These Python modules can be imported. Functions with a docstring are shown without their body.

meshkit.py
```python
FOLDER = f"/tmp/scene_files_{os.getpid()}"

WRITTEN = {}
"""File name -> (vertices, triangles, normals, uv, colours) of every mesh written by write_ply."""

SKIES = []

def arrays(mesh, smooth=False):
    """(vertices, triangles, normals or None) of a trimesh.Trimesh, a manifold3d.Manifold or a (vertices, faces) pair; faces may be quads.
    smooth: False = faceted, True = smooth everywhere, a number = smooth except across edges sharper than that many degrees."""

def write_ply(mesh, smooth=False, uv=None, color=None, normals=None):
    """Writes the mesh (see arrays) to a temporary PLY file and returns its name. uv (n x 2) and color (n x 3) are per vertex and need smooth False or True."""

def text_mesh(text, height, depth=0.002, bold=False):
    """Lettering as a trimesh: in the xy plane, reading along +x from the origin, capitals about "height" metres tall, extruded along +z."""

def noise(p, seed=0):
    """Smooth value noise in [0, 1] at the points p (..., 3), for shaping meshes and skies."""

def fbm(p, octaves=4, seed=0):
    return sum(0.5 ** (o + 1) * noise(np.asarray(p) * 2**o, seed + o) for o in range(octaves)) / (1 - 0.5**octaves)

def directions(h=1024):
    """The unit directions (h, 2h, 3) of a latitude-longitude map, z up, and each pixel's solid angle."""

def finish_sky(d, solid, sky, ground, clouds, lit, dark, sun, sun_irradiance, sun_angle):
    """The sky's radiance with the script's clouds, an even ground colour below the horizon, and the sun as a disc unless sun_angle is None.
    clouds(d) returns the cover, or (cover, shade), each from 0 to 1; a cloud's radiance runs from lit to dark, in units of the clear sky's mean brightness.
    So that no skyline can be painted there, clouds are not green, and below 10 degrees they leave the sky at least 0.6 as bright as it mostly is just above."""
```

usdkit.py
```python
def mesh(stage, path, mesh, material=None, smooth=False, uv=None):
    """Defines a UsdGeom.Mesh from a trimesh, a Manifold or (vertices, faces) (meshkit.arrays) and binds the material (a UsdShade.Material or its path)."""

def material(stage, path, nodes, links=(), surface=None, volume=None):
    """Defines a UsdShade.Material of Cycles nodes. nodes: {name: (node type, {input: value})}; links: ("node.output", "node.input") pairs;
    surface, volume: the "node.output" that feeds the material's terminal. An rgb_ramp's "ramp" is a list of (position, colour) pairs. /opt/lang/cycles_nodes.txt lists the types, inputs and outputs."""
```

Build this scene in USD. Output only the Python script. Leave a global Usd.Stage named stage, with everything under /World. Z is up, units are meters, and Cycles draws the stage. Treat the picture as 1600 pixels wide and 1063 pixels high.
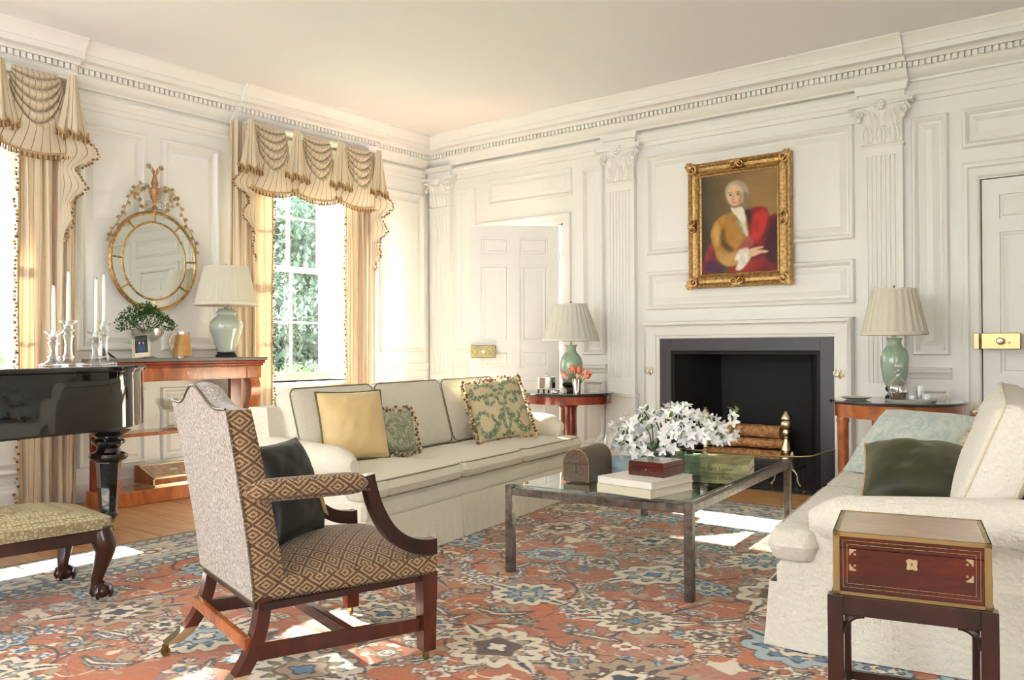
import math, random
import numpy as np
import trimesh, manifold3d, meshkit, usdkit
from shapely.geometry import Polygon
from scipy.ndimage import gaussian_filter
from scipy.spatial import ConvexHull
from pxr import Usd, UsdGeom, UsdLux, UsdShade, Gf, Sdf, Vt

stage = Usd.Stage.CreateInMemory()
UsdGeom.SetStageUpAxis(stage, 'Z'); UsdGeom.SetStageMetersPerUnit(stage, 1.0)
UsdGeom.Xform.Define(stage, '/World'); UsdGeom.Scope.Define(stage, '/World/Looks')
PI = math.pi
rng = np.random.RandomState(7)

# ---------------------------------------------------------------- camera, sky, sun, exposure
YAW, PITCH, ROLL, FPX = -0.6645, 0.00913, -0.004175, 1314.6
EYE = np.array([0, 0, 1.1])
cy_, sy_ = math.cos(YAW), math.sin(YAW)
fw = np.array([sy_*math.cos(PITCH), cy_*math.cos(PITCH), math.sin(PITCH)])
r0 = np.array([cy_, -sy_, 0]); u0 = np.cross(r0, fw)
rt = r0*math.cos(ROLL) + u0*math.sin(ROLL); up = -r0*math.sin(ROLL) + u0*math.cos(ROLL)
cam = UsdGeom.Camera.Define(stage, '/World/camera')
cam.CreateHorizontalApertureAttr(36.0); cam.CreateFocalLengthAttr(FPX/1600*36.0)
cam.CreateFStopAttr(0.0); cam.CreateFocusDistanceAttr(5.0); cam.CreateClippingRangeAttr(Gf.Vec2f(0.05, 500))
cam.CreateExposureAttr(1.25)
cam.AddTransformOp().Set(Gf.Matrix4d(*rt, 0, *up, 0, *(-fw), 0, *EYE, 1))

sky = UsdLux.DomeLight.Define(stage, '/World/sky')
sky.CreateIntensityAttr(1.5); sky.CreateColorAttr(Gf.Vec3f(0.93, 0.97, 1.0))
SUN_EL, SUN_AZ = math.radians(26.3), math.radians(-1.0)          # the sun's rays run along +X, across the room from the windows
sun = UsdLux.DistantLight.Define(stage, '/World/sun')
sun.CreateAngleAttr(0.6); sun.CreateNormalizeAttr(True); sun.CreateIntensityAttr(9.0); sun.CreateColorAttr(Gf.Vec3f(1.0, 0.95, 0.87))
d_ = np.array([math.cos(SUN_EL)*math.cos(SUN_AZ), math.cos(SUN_EL)*math.sin(SUN_AZ), -math.sin(SUN_EL)])
zz = -d_; xx = np.cross([0, 0, 1], zz); xx /= np.linalg.norm(xx); yy = np.cross(zz, xx)
sun.AddTransformOp().Set(Gf.Matrix4d(*xx, 0, *yy, 0, *zz, 0, 0, 0, 5, 1))

# ---------------------------------------------------------------- mesh helpers: a mesh is (vertices, triangles) or (vertices, triangles, uv)
def A(x): return np.asarray(x, float)
def tri(f):
    f = np.asarray(f, int)
    return np.vstack([f[:, [0, 1, 2]], f[:, [0, 2, 3]]]) if f.shape[1] == 4 else f
def cat(*ms):
    ms = ms[0] if len(ms) == 1 and isinstance(ms[0], list) else list(ms)
    v, f, uv, n = [], [], [], 0
    for m in ms:
        v.append(A(m[0])); f.append(np.asarray(m[1], int) + n); n += len(m[0])
        uv.append(m[2] if len(m) > 2 else np.zeros((len(m[0]), 2)))
    if any(len(m) > 2 for m in ms): return np.vstack(v), np.vstack(f), np.vstack(uv)
    return np.vstack(v), np.vstack(f)
def rotm(rx=0, ry=0, rz=0):
    cx, sx, cy, sy, cz, sz = math.cos(rx), math.sin(rx), math.cos(ry), math.sin(ry), math.cos(rz), math.sin(rz)
    return A([[cz, -sz, 0], [sz, cz, 0], [0, 0, 1]]) @ A([[cy, 0, sy], [0, 1, 0], [-sy, 0, cy]]) @ A([[1, 0, 0], [0, cx, -sx], [0, sx, cx]])
def mv(m, x=0, y=0, z=0, rx=0, ry=0, rz=0, s=1):
    return (A(m[0])*A(s) @ rotm(rx, ry, rz).T + A([x, y, z]),) + tuple(m[1:])
def flip(m): return (m[0], np.asarray(m[1])[:, ::-1]) + tuple(m[2:])
def place(m, o, ax, ay, az):
    M = np.array([ax, ay, az], float)
    r = (A(m[0]) @ M + A(o),) + tuple(m[1:])
    return flip(r) if np.linalg.det(M) < 0 else r
def hull(pts):
    pts = A(pts); h = ConvexHull(pts); used = np.unique(h.simplices); re = -np.ones(len(pts), int); re[used] = np.arange(len(used))
    f = re[h.simplices]; v = pts[used]; c = v.mean(0)
    n = np.cross(v[f[:, 1]]-v[f[:, 0]], v[f[:, 2]]-v[f[:, 0]]); bad = ((v[f].mean(1)-c)*n).sum(1) < 0
    f[bad] = f[bad][:, ::-1]
    return v, f
def box(x0, x1, y0, y1, z0, z1, b=0.0):
    if b <= 0:
        v = A([[x, y, z] for x in (x0, x1) for y in (y0, y1) for z in (z0, z1)])
        return v, tri([[0, 1, 3, 2], [4, 6, 7, 5], [0, 4, 5, 1], [2, 3, 7, 6], [0, 2, 6, 4], [1, 5, 7, 3]])
    b = min(b, (x1-x0)/2.01, (y1-y0)/2.01, (z1-z0)/2.01); p = []
    for x, sx in ((x0, 1), (x1, -1)):
        for y, sy in ((y0, 1), (y1, -1)):
            for z, sz in ((z0, 1), (z1, -1)):
                p += [[x, y+sy*b, z+sz*b], [x+sx*b, y, z+sz*b], [x+sx*b, y+sy*b, z]]
    return hull(p)
def cbox(cx, cy, cz, sx, sy, sz, b=0.0): return box(cx-sx/2, cx+sx/2, cy-sy/2, cy+sy/2, cz-sz/2, cz+sz/2, b)
def lathe(prof, n=32, rad=None, caps=True):
    """prof: (r, z) pairs from the bottom up; rad(theta, k) scales the radius."""
    prof = A(prof); th = np.arange(n)*2*PI/n; k = len(prof)
    r = prof[:, 0][:, None]*np.ones(n)
    if rad is not None: r = r*rad(th[None, :], np.arange(k)[:, None])
    v = np.stack([r*np.cos(th), r*np.sin(th), prof[:, 1][:, None]*np.ones(n)], -1).reshape(-1, 3)
    i, j = np.meshgrid(np.arange(k-1), np.arange(n), indexing='ij')
    q = np.stack([i*n+j, i*n+(j+1) % n, (i+1)*n+(j+1) % n, (i+1)*n+j], -1).reshape(-1, 4); f = [tri(q)]
    if caps:
        v = np.vstack([v, [[0, 0, prof[0, 1]], [0, 0, prof[-1, 1]]]]); a = np.arange(n); b = (a+1) % n
        f += [np.stack([b, a, np.full(n, k*n)], 1), np.stack([(k-1)*n+a, (k-1)*n+b, np.full(n, k*n+1)], 1)]
    return v, np.vstack(f)
def tube(pts, rad, n=8, caps=True, flat=1.0):
    p = A(pts); t = np.gradient(p, axis=0); t /= np.linalg.norm(t, axis=1, keepdims=True)+1e-12
    ref = A([0, 0, 1.0]) if abs(t[0][2]) < 0.9 else A([1.0, 0, 0]); a = np.cross(t[0], ref); a /= np.linalg.norm(a); fr = []
    for ti in t:
        a = a-ti*(a@ti); a /= np.linalg.norm(a)+1e-12; fr.append((a.copy(), np.cross(ti, a)))
    th = np.arange(n)*2*PI/n; rad = np.broadcast_to(rad, (len(p),))
    v = np.vstack([p[i]+rad[i]*(np.cos(th)[:, None]*fr[i][0]+flat*np.sin(th)[:, None]*fr[i][1]) for i in range(len(p))])
    i, j = np.meshgrid(np.arange(len(p)-1), np.arange(n), indexing='ij')
    f = [tri(np.stack([i*n+j, i*n+(j+1) % n, (i+1)*n+(j+1) % n, (i+1)*n+j], -1).reshape(-1, 4))]
    if caps:
        k = len(p); v = np.vstack([v, p[:1], p[-1:]]); a_ = np.arange(n); b_ = (a_+1) % n
        f += [np.stack([b_, a_, np.full(n, k*n)], 1), np.stack([(k-1)*n+a_, (k-1)*n+b_, np.full(n, k*n+1)], 1)]
    return v, np.vstack(f)
def loft(rings, closed=True, caps=True):
    """rings: (k, n, 3); consecutive rings are joined; caps fan to the centroid."""
    R = A(rings); k, n, _ = R.shape; v = R.reshape(-1, 3); m = n if closed else n-1
    i, j = np.meshgrid(np.arange(k-1), np.arange(m), indexing='ij')
    f = [tri(np.stack([i*n+j, i*n+(j+1) % n, (i+1)*n+(j+1) % n, (i+1)*n+j], -1).reshape(-1, 4))]
    if caps and closed:
        v = np.vstack([v, R[0].mean(0)[None], R[-1].mean(0)[None]]); a = np.arange(n); b = (a+1) % n
        f += [np.stack([b, a, np.full(n, k*n)], 1), np.stack([(k-1)*n+a, (k-1)*n+b, np.full(n, k*n+1)], 1)]
    return v, np.vstack(f)
def prism(poly, h0, h1):
    """a polygon (x, y) extruded along z"""
    m = trimesh.creation.extrude_polygon(poly if isinstance(poly, Polygon) else Polygon(poly), h1-h0, engine='earcut')
    return A(m.vertices)+[0, 0, h0], np.array(m.faces)
def run(prof, a0, a1):
    """a moulding: profile (projection, height) swept from a0 to a1 along local x; local y is the projection, z up"""
    m = prism(prof, a0, a1)
    return place(m, (0, 0, 0), (0, 1, 0), (0, 0, 1), (1, 0, 0))
def rectloft(s0, s1, t0, t1, prof, cap=True):
    """concentric rectangles: prof = (inset, height) pairs; local (s, t, height)"""
    rings = [[[s0+d, t0+d, h], [s1-d, t0+d, h], [s1-d, t1-d, h], [s0+d, t1-d, h]] for d, h in prof]
    v, f = loft(rings, caps=False)
    if cap: k = (len(prof)-1)*4; f = np.vstack([f, [[k, k+1, k+2], [k, k+2, k+3]]])
    return v, f
def grid(fn, nu, nv, uv=None):
    u, w = np.meshgrid(np.linspace(0, 1, nu), np.linspace(0, 1, nv), indexing='ij'); p = fn(u, w)
    v = np.stack(np.broadcast_arrays(*p), -1).reshape(-1, 3).astype(float)
    i, j = np.meshgrid(np.arange(nu-1), np.arange(nv-1), indexing='ij')
    f = tri(np.stack([i*nv+j, (i+1)*nv+j, (i+1)*nv+j+1, i*nv+j+1], -1).reshape(-1, 4))
    return (v, f) if uv is None else (v, f, np.stack(np.broadcast_arrays(*uv(u, w)), -1).reshape(-1, 2).astype(float))
def two_sided(m, t):
    """a sheet given thickness t along its normals"""
    v, f = A(m[0]), np.asarray(m[1]); n = np.zeros_like(v); fn = np.cross(v[f[:, 1]]-v[f[:, 0]], v[f[:, 2]]-v[f[:, 0]])
    for k in range(3): np.add.at(n, f[:, k], fn)
    n /= np.linalg.norm(n, axis=1, keepdims=True)+1e-12
    e = np.sort(np.vstack([f[:, [0, 1]], f[:, [1, 2]], f[:, [2, 0]]]), 1); d = np.vstack([f[:, [0, 1]], f[:, [1, 2]], f[:, [2, 0]]])
    _, inv, c = np.unique(e, axis=0, return_inverse=True, return_counts=True); b = d[c[inv.ravel()] == 1]; N = len(v)
    side = np.vstack([np.stack([b[:, 1], b[:, 0], b[:, 0]+N], 1), np.stack([b[:, 1], b[:, 0]+N, b[:, 1]+N], 1)])
    out = (np.vstack([v, v-n*t]), np.vstack([f, f[:, ::-1]+N, side]))
    return out if len(m) < 3 else out+(np.vstack([m[2], m[2]]),)
def ball(r, cx=0, cy=0, cz=0, sub=2, s=(1, 1, 1)):
    m = trimesh.creation.icosphere(sub, r); return A(m.vertices)*A(s)+[cx, cy, cz], np.array(m.faces)
def solid(m): m = m.to_mesh(); return A(m.vert_properties[:, :3]), np.array(m.tri_verts)
def man(m):
    t = trimesh.Trimesh(A(m[0]), np.asarray(m[1]), process=True)
    return manifold3d.Manifold(manifold3d.Mesh(np.asarray(t.vertices, np.float32), np.asarray(t.faces, np.uint32)))
def cut(a, *bs):
    r = man(a)
    for b in bs: r = r-man(b)
    return solid(r)
def sup(w, h, e=4.0, n=48):
    t = np.arange(n)*2*PI/n; c, s = np.cos(t), np.sin(t)
    return np.stack([w*np.sign(c)*np.abs(c)**(2/e), h*np.sign(s)*np.abs(s)**(2/e)], 1)
def rrect(w, h, r, n=6):
    p = []
    for cx, cy, a0 in ((w/2-r, h/2-r, 0), (-w/2+r, h/2-r, PI/2), (-w/2+r, -h/2+r, PI), (w/2-r, -h/2+r, 1.5*PI)):
        p += [[cx+r*math.cos(a0+k*PI/2/n), cy+r*math.sin(a0+k*PI/2/n)] for k in range(n+1)]
    return A(p)
def smoothpts(pts, n=40):
    """Catmull-Rom through the points"""
    P = A(pts); P = np.vstack([2*P[0]-P[1], P, 2*P[-1]-P[-2]]); out = []; m = len(P)-3
    for t in np.linspace(0, m-1e-9, n):
        i = int(t); x = t-i; a, b, c, d = P[i:i+4]
        out.append(0.5*(2*b+(c-a)*x+(2*a-5*b+4*c-d)*x*x+(3*b-a-3*c+d)*x**3))
    return A(out)

def corner_normals(v, f, deg):
    fn = np.cross(v[f[:, 1]]-v[f[:, 0]], v[f[:, 2]]-v[f[:, 0]]); fl = np.linalg.norm(fn, axis=1, keepdims=True); un = fn/np.maximum(fl, 1e-20)
    key = np.unique(np.round(v, 6), axis=0, return_inverse=True)[1].ravel(); corner = key[f].ravel(); face = np.repeat(np.arange(len(f)), 3)
    order = np.argsort(corner, kind='stable'); cs = corner[order]; fs = face[order]
    start = np.searchsorted(cs, np.arange(key.max()+1)); cnt = np.diff(np.append(start, len(cs))); out = np.zeros((len(cs), 3)); mine = cnt[cs]; pos = np.arange(len(cs))-start[cs]; lim = math.cos(math.radians(deg))
    for k in range(cnt.max()):
        ok = k < mine; idx = np.where(ok)[0]; o = fs[start[cs[idx]]+k]; m = (un[o]*un[fs[idx]]).sum(1) >= lim
        out[idx[m]] += fn[o[m]]
    res = np.zeros_like(out); res[order] = out
    return (res/np.maximum(np.linalg.norm(res, axis=1, keepdims=True), 1e-20)).reshape(-1, 3, 3)

TRIS = [0]
def define(path, m, material, smooth=35, uv=None, color=None):
    v, f = A(m[0]), np.asarray(m[1], int); given = m[2] if len(m) > 2 else None; TRIS[0] += len(f)
    q = UsdGeom.Mesh.Define(stage, path); q.CreateSubdivisionSchemeAttr('none'); st = None
    if smooth:
        cn = corner_normals(v, f, smooth).reshape(-1, 3); vi = f.ravel(); cols = [vi[:, None], np.round(cn*60)]
        if uv == 'box' or given is not None:
            if given is not None: st = given[vi]
            else:
                fn = np.cross(v[f[:, 1]]-v[f[:, 0]], v[f[:, 2]]-v[f[:, 0]]); ax = np.repeat(np.abs(fn).argmax(1), 3); P = v[vi]
                st = np.where((ax == 0)[:, None], P[:, [1, 2]], np.where((ax == 1)[:, None], P[:, [0, 2]], P[:, [0, 1]])); cols.append(np.round(st*5000))
        _, first, inv = np.unique(np.hstack(cols), axis=0, return_index=True, return_inverse=True); inv = inv.ravel()
        v = v[vi][first]; n = cn[first]; f = inv.reshape(-1, 3); st = st[first] if st is not None else None
        q.CreateNormalsAttr(Vt.Vec3fArray.FromNumpy(n.astype(np.float32))); q.SetNormalsInterpolation('vertex')
    elif given is not None: st = given
    q.CreatePointsAttr(Vt.Vec3fArray.FromNumpy(v.astype(np.float32)))
    q.CreateFaceVertexCountsAttr(Vt.IntArray.FromNumpy(np.full(len(f), 3, np.int32))); q.CreateFaceVertexIndicesAttr(Vt.IntArray.FromNumpy(f.astype(np.int32).ravel()))
    q.CreateExtentAttr(Vt.Vec3fArray.FromNumpy(np.stack([v.min(0), v.max(0)]).astype(np.float32)))
    if st is not None: UsdGeom.PrimvarsAPI(q).CreatePrimvar('st', Sdf.ValueTypeNames.TexCoord2fArray, 'vertex').Set(Vt.Vec2fArray.FromNumpy(st.astype(np.float32)))
    if color is not None: UsdGeom.PrimvarsAPI(q).CreatePrimvar('pile', Sdf.ValueTypeNames.Color3fArray, 'vertex').Set(Vt.Vec3fArray.FromNumpy(np.asarray(color, np.float32)))
    UsdShade.MaterialBindingAPI.Apply(q.GetPrim()).Bind(M[material]() if callable(M[material]) else M[material])
    return q.GetPrim()
USED = {}
def numbered(parent, name):
    k = (parent, name); n = USED.get(k, 0); USED[k] = n+1
    return f'{parent}/{name}' if n == 0 else f'{parent}/{name}_{n:03d}'
def tag(p, label=None, cat=None, group=None, kind=None):
    for k, x in (('label', label), ('category', cat), ('group', group), ('kind', kind)):
        if x: p.SetCustomDataByKey(k, x)
    return p
def thing(name, label, cat, loc=(0, 0, 0), rz=0.0, group=None, kind=None):
    x = UsdGeom.Xform.Define(stage, numbered('/World', name)); x.AddTranslateOp().Set(Gf.Vec3d(*map(float, loc)))
    if rz: x.AddRotateZOp().Set(math.degrees(rz))
    return tag(x.GetPrim(), label, cat, group, kind)
def part(parent, name, m, material, smooth=35, label=None, kind=None, uv=None, color=None):
    p = define(numbered(str(parent.GetPath()), name), m, material, smooth, uv, color)
    return tag(p, label, None, None, kind)
def single(name, m, material, label, cat, smooth=35, group=None, kind=None, uv=None, color=None):
    return tag(define(numbered('/World', name), m, material, smooth, uv, color), label, cat, group, kind)
def dup(src, loc, rz=0.0, label=None, group=None, scale=None):
    d = src.GetCustomData(); base = src.GetName().split('_0')[0]
    x = UsdGeom.Xform.Define(stage, numbered('/World', base)); p = x.GetPrim()
    p.GetReferences().AddInternalReference(src.GetPath()); p.SetInstanceable(True)
    x.ClearXformOpOrder(); x.AddTranslateOp(opSuffix='at').Set(Gf.Vec3d(*map(float, loc))); x.AddRotateZOp(opSuffix='turn').Set(math.degrees(rz))
    if scale: x.AddScaleOp(opSuffix='size').Set(Gf.Vec3f(*scale))
    return tag(p, label or d.get('label'), d.get('category'), group or d.get('group'))

# ---------------------------------------------------------------- materials
M = {}
def mat(name, nodes, links, surface='p.BSDF'):
    M[name] = usdkit.material(stage, '/World/Looks/'+name, nodes, links, surface=surface)
def plain(name, col, rough=0.5, metal=0.0, bump=None, vary=None, **kw):
    """a principled surface; bump = (noise scale, strength, distance); vary = (noise scale, amount) mottles the colour a little"""
    n = {'p': ('principled_bsdf', dict(base_color=col, roughness=rough, metallic=metal, **kw))}; l = []
    if bump or vary: n['tc'] = ('texture_coordinate', {})
    if bump:
        n['bn'] = ('noise_texture', {'scale': bump[0], 'detail': 3.0}); n['b'] = ('bump', {'strength': bump[1], 'distance': bump[2]})
        l += [('tc.object', 'bn.vector'), ('bn.fac', 'b.height'), ('b.normal', 'p.normal')]
    if vary:
        c = A(col); n['vn'] = ('noise_texture', {'scale': vary[0], 'detail': 4.0})
        n['vr'] = ('rgb_ramp', {'ramp': [(0.3, tuple(np.clip(c*(1-vary[1]), 0, 1))), (0.7, tuple(np.clip(c*(1+vary[1]), 0, 1)))]})
        l += [('tc.object', 'vn.vector'), ('vn.fac', 'vr.fac'), ('vr.color', 'p.base_color')]
    mat(name, n, l)
def lin(r, g, b):
    c = A([r, g, b])/255; return tuple(np.where(c < 0.04045, c/12.92, ((c+0.055)/1.055)**2.4))
def wood(name, dark, light, rough=0.3, scale=(1.5, 14, 14), coat=0.3, axis=None):
    mat(name, {'tc': ('texture_coordinate', {}), 'mp': ('mapping', {'mapping_type': 'point', 'scale': scale}),
        'n1': ('noise_texture', {'scale': 2.2, 'detail': 6.0, 'roughness': 0.62, 'distortion': 0.8}),
        'r': ('rgb_ramp', {'ramp': [(0.30, dark), (0.52, tuple((A(dark)+A(light))/2)), (0.70, light)]}),
        'p': ('principled_bsdf', {'roughness': rough, 'coat_weight': coat, 'coat_roughness': 0.12})},
        [('tc.object', 'mp.vector'), ('mp.vector', 'n1.vector'), ('n1.fac', 'r.fac'), ('r.color', 'p.base_color')])
plain('paint', (0.80, 0.785, 0.742), 0.42)
plain('paint_ceiling', (0.83, 0.835, 0.84), 0.8)
plain('paint_window', (0.88, 0.88, 0.87), 0.4)
plain('black_slip', lin(58, 54, 62), 0.35, bump=(40, 0.15, 0.01))
plain('soot', lin(9, 7, 7), 0.7, vary=(5, 0.35))
plain('subfloor', lin(60, 44, 34), 0.9)
plain('hearth_stone', lin(60, 58, 60), 0.5, vary=(14, 0.4))
plain('brass', (0.40, 0.30, 0.14), 0.32, 1.0, bump=(30, 0.2, 0.004))
plain('old_brass', (0.22, 0.18, 0.08), 0.3, 1.0, vary=(60, 0.5))
plain('pale_brass', (0.78, 0.70, 0.48), 0.25, 1.0)
plain('gilt', (0.46, 0.29, 0.12), 0.40, 1.0, vary=(45, 0.45), bump=(90, 0.5, 0.004))
plain('gilt_leaf', (0.40, 0.32, 0.18), 0.5, 0.7, vary=(40, 0.4))
plain('gilt_brown', (0.36, 0.20, 0.09), 0.45, 0.4, vary=(40, 0.4))
plain('silver', (0.80, 0.80, 0.80), 0.14, 1.0, bump=(25, 0.1, 0.003))
plain('steel_dark', (0.17, 0.15, 0.135), 0.34, 1.0, vary=(30, 0.45))
plain('iron_black', (0.018, 0.018, 0.02), 0.45)
plain('mirror_glass', (0.86, 0.88, 0.86), 0.015, 1.0)
plain('piano_black', (0.006, 0.006, 0.007), 0.05, coat_weight=0.6, coat_roughness=0.02)
plain('celadon', lin(148, 170, 148), 0.16, vary=(9, 0.10), coat_weight=0.5, coat_roughness=0.05)
plain('celadon_grey', lin(168, 176, 162), 0.18, vary=(9, 0.08), coat_weight=0.5, coat_roughness=0.05)
plain('ebony', (0.016, 0.013, 0.014), 0.3)
plain('candle_wax', (0.88, 0.86, 0.79), 0.5, subsurface_weight=0.3, subsurface_scale=0.01)
plain('wick', (0.12, 0.10, 0.09), 0.9)
plain('cream_cloth', lin(222, 215, 198), 0.85, bump=(70, 0.55, 0.012), sheen_weight=0.15)
plain('cream_cloth_right', lin(220, 214, 200), 0.85, bump=(45, 0.8, 0.016), sheen_weight=0.15)
plain('cream_piping', lin(205, 196, 172), 0.8)
plain('sofa_welt', lin(136, 130, 104), 0.8)
plain('console_top', lin(112, 108, 106), 0.3)
plain('yellow_silk', lin(214, 184, 130), 0.45, bump=(14, 0.25, 0.02), sheen_weight=0.3)
plain('olive_piping', lin(92, 96, 60), 0.7)
plain('dark_velvet', lin(46, 48, 24), 0.5, vary=(7, 0.5), sheen_weight=0.25, sheen_tint=(0.7, 0.7, 0.4))
plain('black_velvet', lin(20, 23, 22), 0.5, vary=(9, 0.4), sheen_weight=0.03)
plain('gold_braid', lin(184, 152, 106), 0.6, bump=(220, 0.6, 0.004))
plain('tassel_brown', lin(122, 88, 60), 0.8, vary=(160, 0.5))
plain('tassel_cream', lin(212, 190, 150), 0.8)
plain('nailhead', (0.13, 0.10, 0.07), 0.4, 0.8)
plain('book_white', lin(226, 222, 212), 0.5)
plain('book_ivory', lin(212, 205, 178), 0.5)
plain('book_blue', lin(170, 194, 214), 0.5)
plain('book_green', lin(150, 144, 96), 0.5, vary=(16, 0.5))
plain('page_paper', lin(226, 214, 196), 0.8)
plain('ink', lin(60, 58, 44), 0.7)
plain('shagreen', lin(84, 64, 42), 0.4, vary=(160, 0.7), bump=(160, 0.4, 0.004))
plain('bark', lin(186, 136, 90), 0.9, vary=(30, 0.6), bump=(26, 1.0, 0.02))
plain('cut_wood', lin(196, 150, 92), 0.85, vary=(20, 0.25))
plain('petal_white', (0.92, 0.87, 0.84), 0.5, subsurface_weight=0.15, subsurface_scale=0.01)
plain('petal_pink', lin(232, 168, 146), 0.5, vary=(30, 0.2)); plain('petal_orange', lin(236, 134, 92), 0.5, vary=(30, 0.2))
plain('stem', lin(60, 62, 34), 0.7)
plain('horn', lin(186, 138, 72), 0.35, vary=(14, 0.25))
plain('bark_grey', lin(110, 98, 84), 0.95)
plain('lawn', lin(96, 128, 70), 0.95, vary=(0.8, 0.3))
plain('whisky', lin(140, 84, 20), 0.1, transmission_weight=0.6)
plain('marble_dark', lin(46, 46, 48), 0.12, vary=(9, 0.7), coat_weight=0.5)
plain('porcelain', lin(206, 206, 192), 0.2)
plain('white_room_paint', (0.82, 0.81, 0.78), 0.7)
plain('leaf_glossy', lin(92, 130, 52), 0.4, vary=(20, 0.3))
plain('photo_dark', lin(24, 28, 40), 0.25); plain('photo_suit', lin(46, 66, 110), 0.4); plain('photo_skin', lin(214, 176, 150), 0.5)
plain('gloss_frame', lin(200, 192, 160), 0.3, 0.6)
plain('hide_dark', lin(40, 30, 26), 0.5)
plain('inlay_line', lin(170, 150, 96), 0.4, 0.5)
wood('mahogany', lin(48, 17, 10), lin(92, 36, 22), 0.22, (3, 3, 1.2), 0.5)
wood('mahogany_dark', lin(30, 14, 10), lin(62, 26, 18), 0.28, (3, 3, 1.5), 0.4)
wood('mahogany_red', lin(96, 26, 14), lin(160, 58, 34), 0.2, (2.5, 2.5, 1.2), 0.6)
wood('flame_wood', lin(122, 56, 24), lin(206, 118, 62), 0.22, (4, 4, 1.6), 0.6)
wood('walnut_amber', lin(120, 58, 24), lin(188, 106, 52), 0.22, (4, 4, 2), 0.6)
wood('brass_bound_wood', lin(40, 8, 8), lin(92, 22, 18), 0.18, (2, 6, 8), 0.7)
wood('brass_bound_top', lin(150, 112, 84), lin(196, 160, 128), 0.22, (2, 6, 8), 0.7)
wood('red_box_wood', lin(58, 16, 14), lin(96, 30, 24), 0.2, (3, 8, 8), 0.5)
wood('plank_a', lin(168, 112, 66), lin(206, 156, 106), 0.4, (1.0, 9, 9), 0.15)
wood('plank_b', lin(156, 100, 56), lin(198, 146, 96), 0.4, (1.1, 8, 9), 0.15)
wood('plank_c', lin(176, 122, 76), lin(214, 168, 120), 0.42, (0.9, 10, 9), 0.15)
def see_through(name, tint=(0.97, 0.99, 0.98), ior=1.45, pw=4.0):
    mat(name, {'t': ('transparent_bsdf', {'color': tint}), 'g': ('glossy_bsdf', {'color': (1, 1, 1), 'roughness': 0.0}), 'f': ('layer_weight', {'blend': 0.5}), 'w': ('math', {'math_type': 'power', 'value2': pw}), 'a': ('math', {'math_type': 'multiply_add', 'value2': 0.9, 'value3': (ior-1)*0.1}), 'm': ('mix_closure', {})},
        [('f.facing', 'w.value1'), ('w.value', 'a.value1'), ('a.value', 'm.fac'), ('t.BSDF', 'm.closure1'), ('g.BSDF', 'm.closure2')], 'm.closure')
see_through('pane_glass'); see_through('table_glass', (0.74, 0.85, 0.81), 2.2, 2.6); see_through('vase_glass', (0.76, 0.90, 0.86), 2.6, 2.4)
see_through('glassware', (0.92, 0.94, 0.94), 2.6, 3.0)
mat('crystal', {'g': ('glass_bsdf', {'color': (0.99, 1.0, 1.0), 'roughness': 0.0, 'IOR': 1.35}), 't': ('transparent_bsdf', {'color': (0.97, 0.98, 0.99)}), 'l': ('glossy_bsdf', {'color': (1, 1, 1), 'roughness': 0.02}), 'f': ('layer_weight', {'blend': 0.4}), 'm': ('mix_closure', {}), 'x': ('mix_closure', {'fac': 0.35})}, [('f.facing', 'm.fac'), ('t.BSDF', 'm.closure1'), ('l.BSDF', 'm.closure2'), ('m.closure', 'x.closure1'), ('g.BSDF', 'x.closure2')], 'x.closure')
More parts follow.
